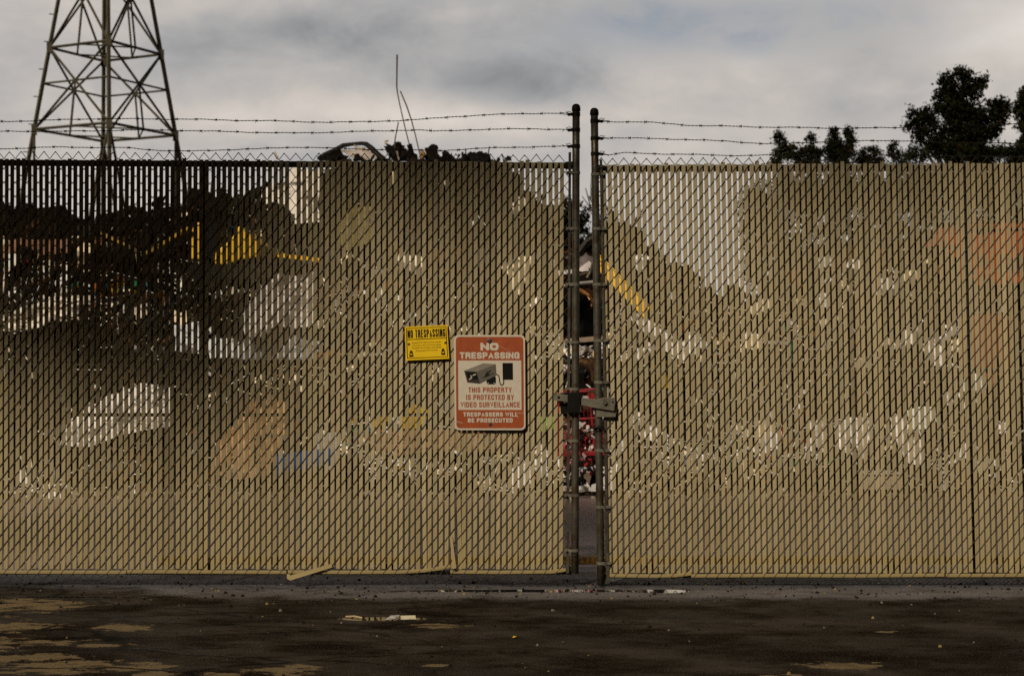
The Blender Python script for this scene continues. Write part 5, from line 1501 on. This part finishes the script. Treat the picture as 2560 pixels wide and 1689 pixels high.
tree('slender_tree', 'twin topped bushy tree in the middle of the tree row', 42, z7b([(625, 780, 38, 60), (750, 800, 45, 65), (630, 870, 80, 60), (760, 880, 65, 60), (600, 960, 80, 80), (720, 960, 90, 80), (650, 1060, 140, 80), (650, 1350, 150, 220)]), (2100, 2095, 330, .11), 4200, .072, SM)
tree('small_tree', 'low bushy tree between the twin topped tree and the lone sprig', 43, z7b([(880, 970, 50, 45), (990, 960, 65, 50), (860, 1050, 60, 50), (960, 1050, 110, 60), (1040, 1050, 60, 40), (950, 1300, 110, 200)]), (2180, 2178, 385, .07), 1900, .072, SM)
tree('small_tree', 'lone narrow sprig of a tree just left of the largest tree', 43, z7b([(1165, 910, 40, 50), (1140, 970, 35, 40), (1200, 990, 40, 40), (1240, 1060, 80, 40), (1180, 1250, 80, 170)]), (2236, 2234, 360, .06), 1000, .072, SM)
tree('small_tree', 'low dark tree tucked under the left flank of the largest tree', 40, z7b([(1340, 960, 45, 60), (1410, 1010, 70, 60), (1310, 1020, 50, 50), (1400, 1300, 150, 200)]), (2292, 2290, 372, .07), 1500, .072, SM)
tree('small_tree', 'low open tree between the largest tree and the right edge', 41, z7b([(2150, 960, 70, 60), (2230, 960, 70, 80), (2280, 1030, 60, 60), (2340, 930, 45, 60), (2200, 1200, 160, 150)]), (2514, 2512, 350, .08), 1700, .072, SM)
# tree seen in the gap, with more foliage low behind both gates
tree('broadleaf_tree', 'leafy tree showing through the gap between the gate posts', 34, [(1432, 520, 38, 22), (1446, 548, 34, 20), (1425, 560, 40, 30), (1448, 582, 30, 12), (1415, 600, 45, 30), (1440, 634, 50, 25), (1400, 540, 30, 30), (1500, 620, 40, 40), (1460, 680, 90, 50), (1520, 560, 26, 30)], (1410, 1428, 520, .10), 2600, .085, 'trees beyond the yard', tone=(1.2, 1.25, 1))
for x, y, w, lab in ((1905, 455, 60, 'dark bushy tree behind the right gate just right of the patch of sky'), (1985, 440, 75, 'dark broad tree filling the slits under the left end of the tree row'), (2075, 430, 80, 'dark broad tree filling the slits under the twin topped tree'), (2165, 435, 75, 'dark broad tree filling the slits under the low bushy trees'),
                     (2255, 432, 75, 'dark broad tree filling the slits left of the largest trunk'), (2345, 425, 80, 'dark broad tree filling the slits under the largest tree'), (2440, 425, 80, 'dark broad tree filling the slits right of the largest trunk'), (2540, 425, 80, 'dark broad tree filling the slits at the right edge')):
    tree('background_tree', lab, 52, [(x, y + 26, w * .8, 35), (x - w * .4, y + 62, w * .6, 50), (x + w * .4, y + 65, w * .6, 50), (x, y + 120, w, 70), (x, y + 210, w, 80)], (x, x, y + 40, .12), 1500, .15, 'trees beyond the yard', limb=False, depthk=.6)
bt = empty('bare_tree', P(1535, HZ, 36) - Vector((0, 0, H)), 'leafless tree with thin bare twigs right of the gate gap', 'tree', 'trees beyond the yard')
mb = MB()
def twig(a, b, r0, depth):
    mid = a.lerp(b, .5) + Vector((rnd.uniform(-.08, .08), 0, rnd.uniform(-.03, .08)))
    mb.tube([a, mid, b], [r0, r0 * .8, r0 * .55], 5)
    if depth:
        for _ in range(3):
            f = rnd.uniform(.35, .95); s_ = a.lerp(b, f); L = (b - a).length * rnd.uniform(.35, .6)
            d = (b - a).normalized() + Vector((rnd.uniform(-.8, .8), rnd.uniform(-.5, .5), rnd.uniform(-.1, .4))); twig(s_, s_ + d.normalized() * L, r0 * .55, depth - 1)
b0 = P(1535, HZ, 36); b0.z = 0
twig(b0, P(1540, 640, 36), .07, 0); twig(P(1540, 640, 36), P(1472, 490, 36), .035, 1); twig(P(1540, 640, 36), P(1524, 500, 36), .04, 1); twig(P(1540, 640, 36), P(1610, 520, 36), .04, 1); twig(P(1500, 560, 36), P(1464, 470, 36), .022, 0); twig(P(1485, 520, 36), P(1478, 440, 36), .018, 0); twig(P(1478, 505, 36), P(1488, 455, 36), .014, 0)
part(mb, 'branches', BARK, bt)
mb = MB(); mb.tube([P(1462, 606, 20), P(1450, 624, 20), P(1484, 590, 20)], .03, 6) if False else mb.tube([P(1446, 634, 20), P(1466, 606, 20), P(1490, 590, 20)], [.06, .05, .045], 6); mb.tube([P(1463, 610, 20), P(1467, 600, 20)], .03, 5)
tag(mb.build('bent_pole', PIPE_D), 'black pole leaning out of the heap top in the gate gap', 'pole')

# big street tree behind the photographer: the shade on the upper left of the gates is its shadow
def shade_pt(x, y, t): return F(x, y, 0) + sun_dir * t


def shade_edge(x):
    pts = [(-1400, 820), (-300, 880), (0, 925), (120, 925), (300, 985), (430, 960), (540, 1040), (620, 960), (700, 800), (780, 660), (880, 570), (1050, 520), (1400, 490), (2000, 440), (2700, 430)]
    for (a, b), (c, d) in zip(pts, pts[1:]):
        if a <= x <= c: return b + (d - b) * (x - a) / (c - a)
    return 420


sh = empty('street_tree', (-14.5, -9.2, 0), 'tall leafy street tree overhanging the road', 'tree')
mb = MB(); mb.tube([(-14.5, -9.2, 0), (-14.4, -9.1, 3), (-14.1, -9.0, 6.5), (-13.4, -8.9, 9.5), (-13.0, -8.8, 12)], [.34, .28, .24, .17, .06], 10)
for (x, y, t) in ((100, 500, 11), (500, 450, 12), (900, 300, 12.5), (-300, 600, 11), (1500, 200, 12.5), (-900, 500, 12)):
    e = shade_pt(x, y, t); a = Vector((-13.8, -9.0, 8.2)); mb.tube([a, a.lerp(e, .5) + Vector((0, 0, .3)), e], [.12, .08, .025], 6)
part(mb, 'trunk', BARK, sh)
mb = MB()
cnt = 0
while cnt < 540:
    x = rnd.uniform(-1300, 2600); e = shade_edge(x); y = e - rnd.uniform(-20, 1) * 1.0 - abs(rnd.gauss(0, 1)) * 520
    if y < -450: continue
    dens = 1.0 if x < 380 else (1.0 - (x - 380) / 420 * .60 if x < 800 else (.42 if x < 1450 else .28))
    deep = min(1.0, .08 + ((e - y) / 560.0) ** 1.25 if e > y else .08)
    if rnd.random() > dens * deep: continue
    cnt += 1
    c = shade_pt(x, y, rnd.uniform(10, 13.5))
    for _ in range(34):
        mb.col = (rnd.uniform(.8, 1.4),) * 3
        leafcard(mb, c + Vector((rnd.gauss(0, 1), rnd.gauss(0, 1), rnd.gauss(0, 1))) * .20, rnd.uniform(.12, .24))
part(mb, 'crown', LEAF, sh)
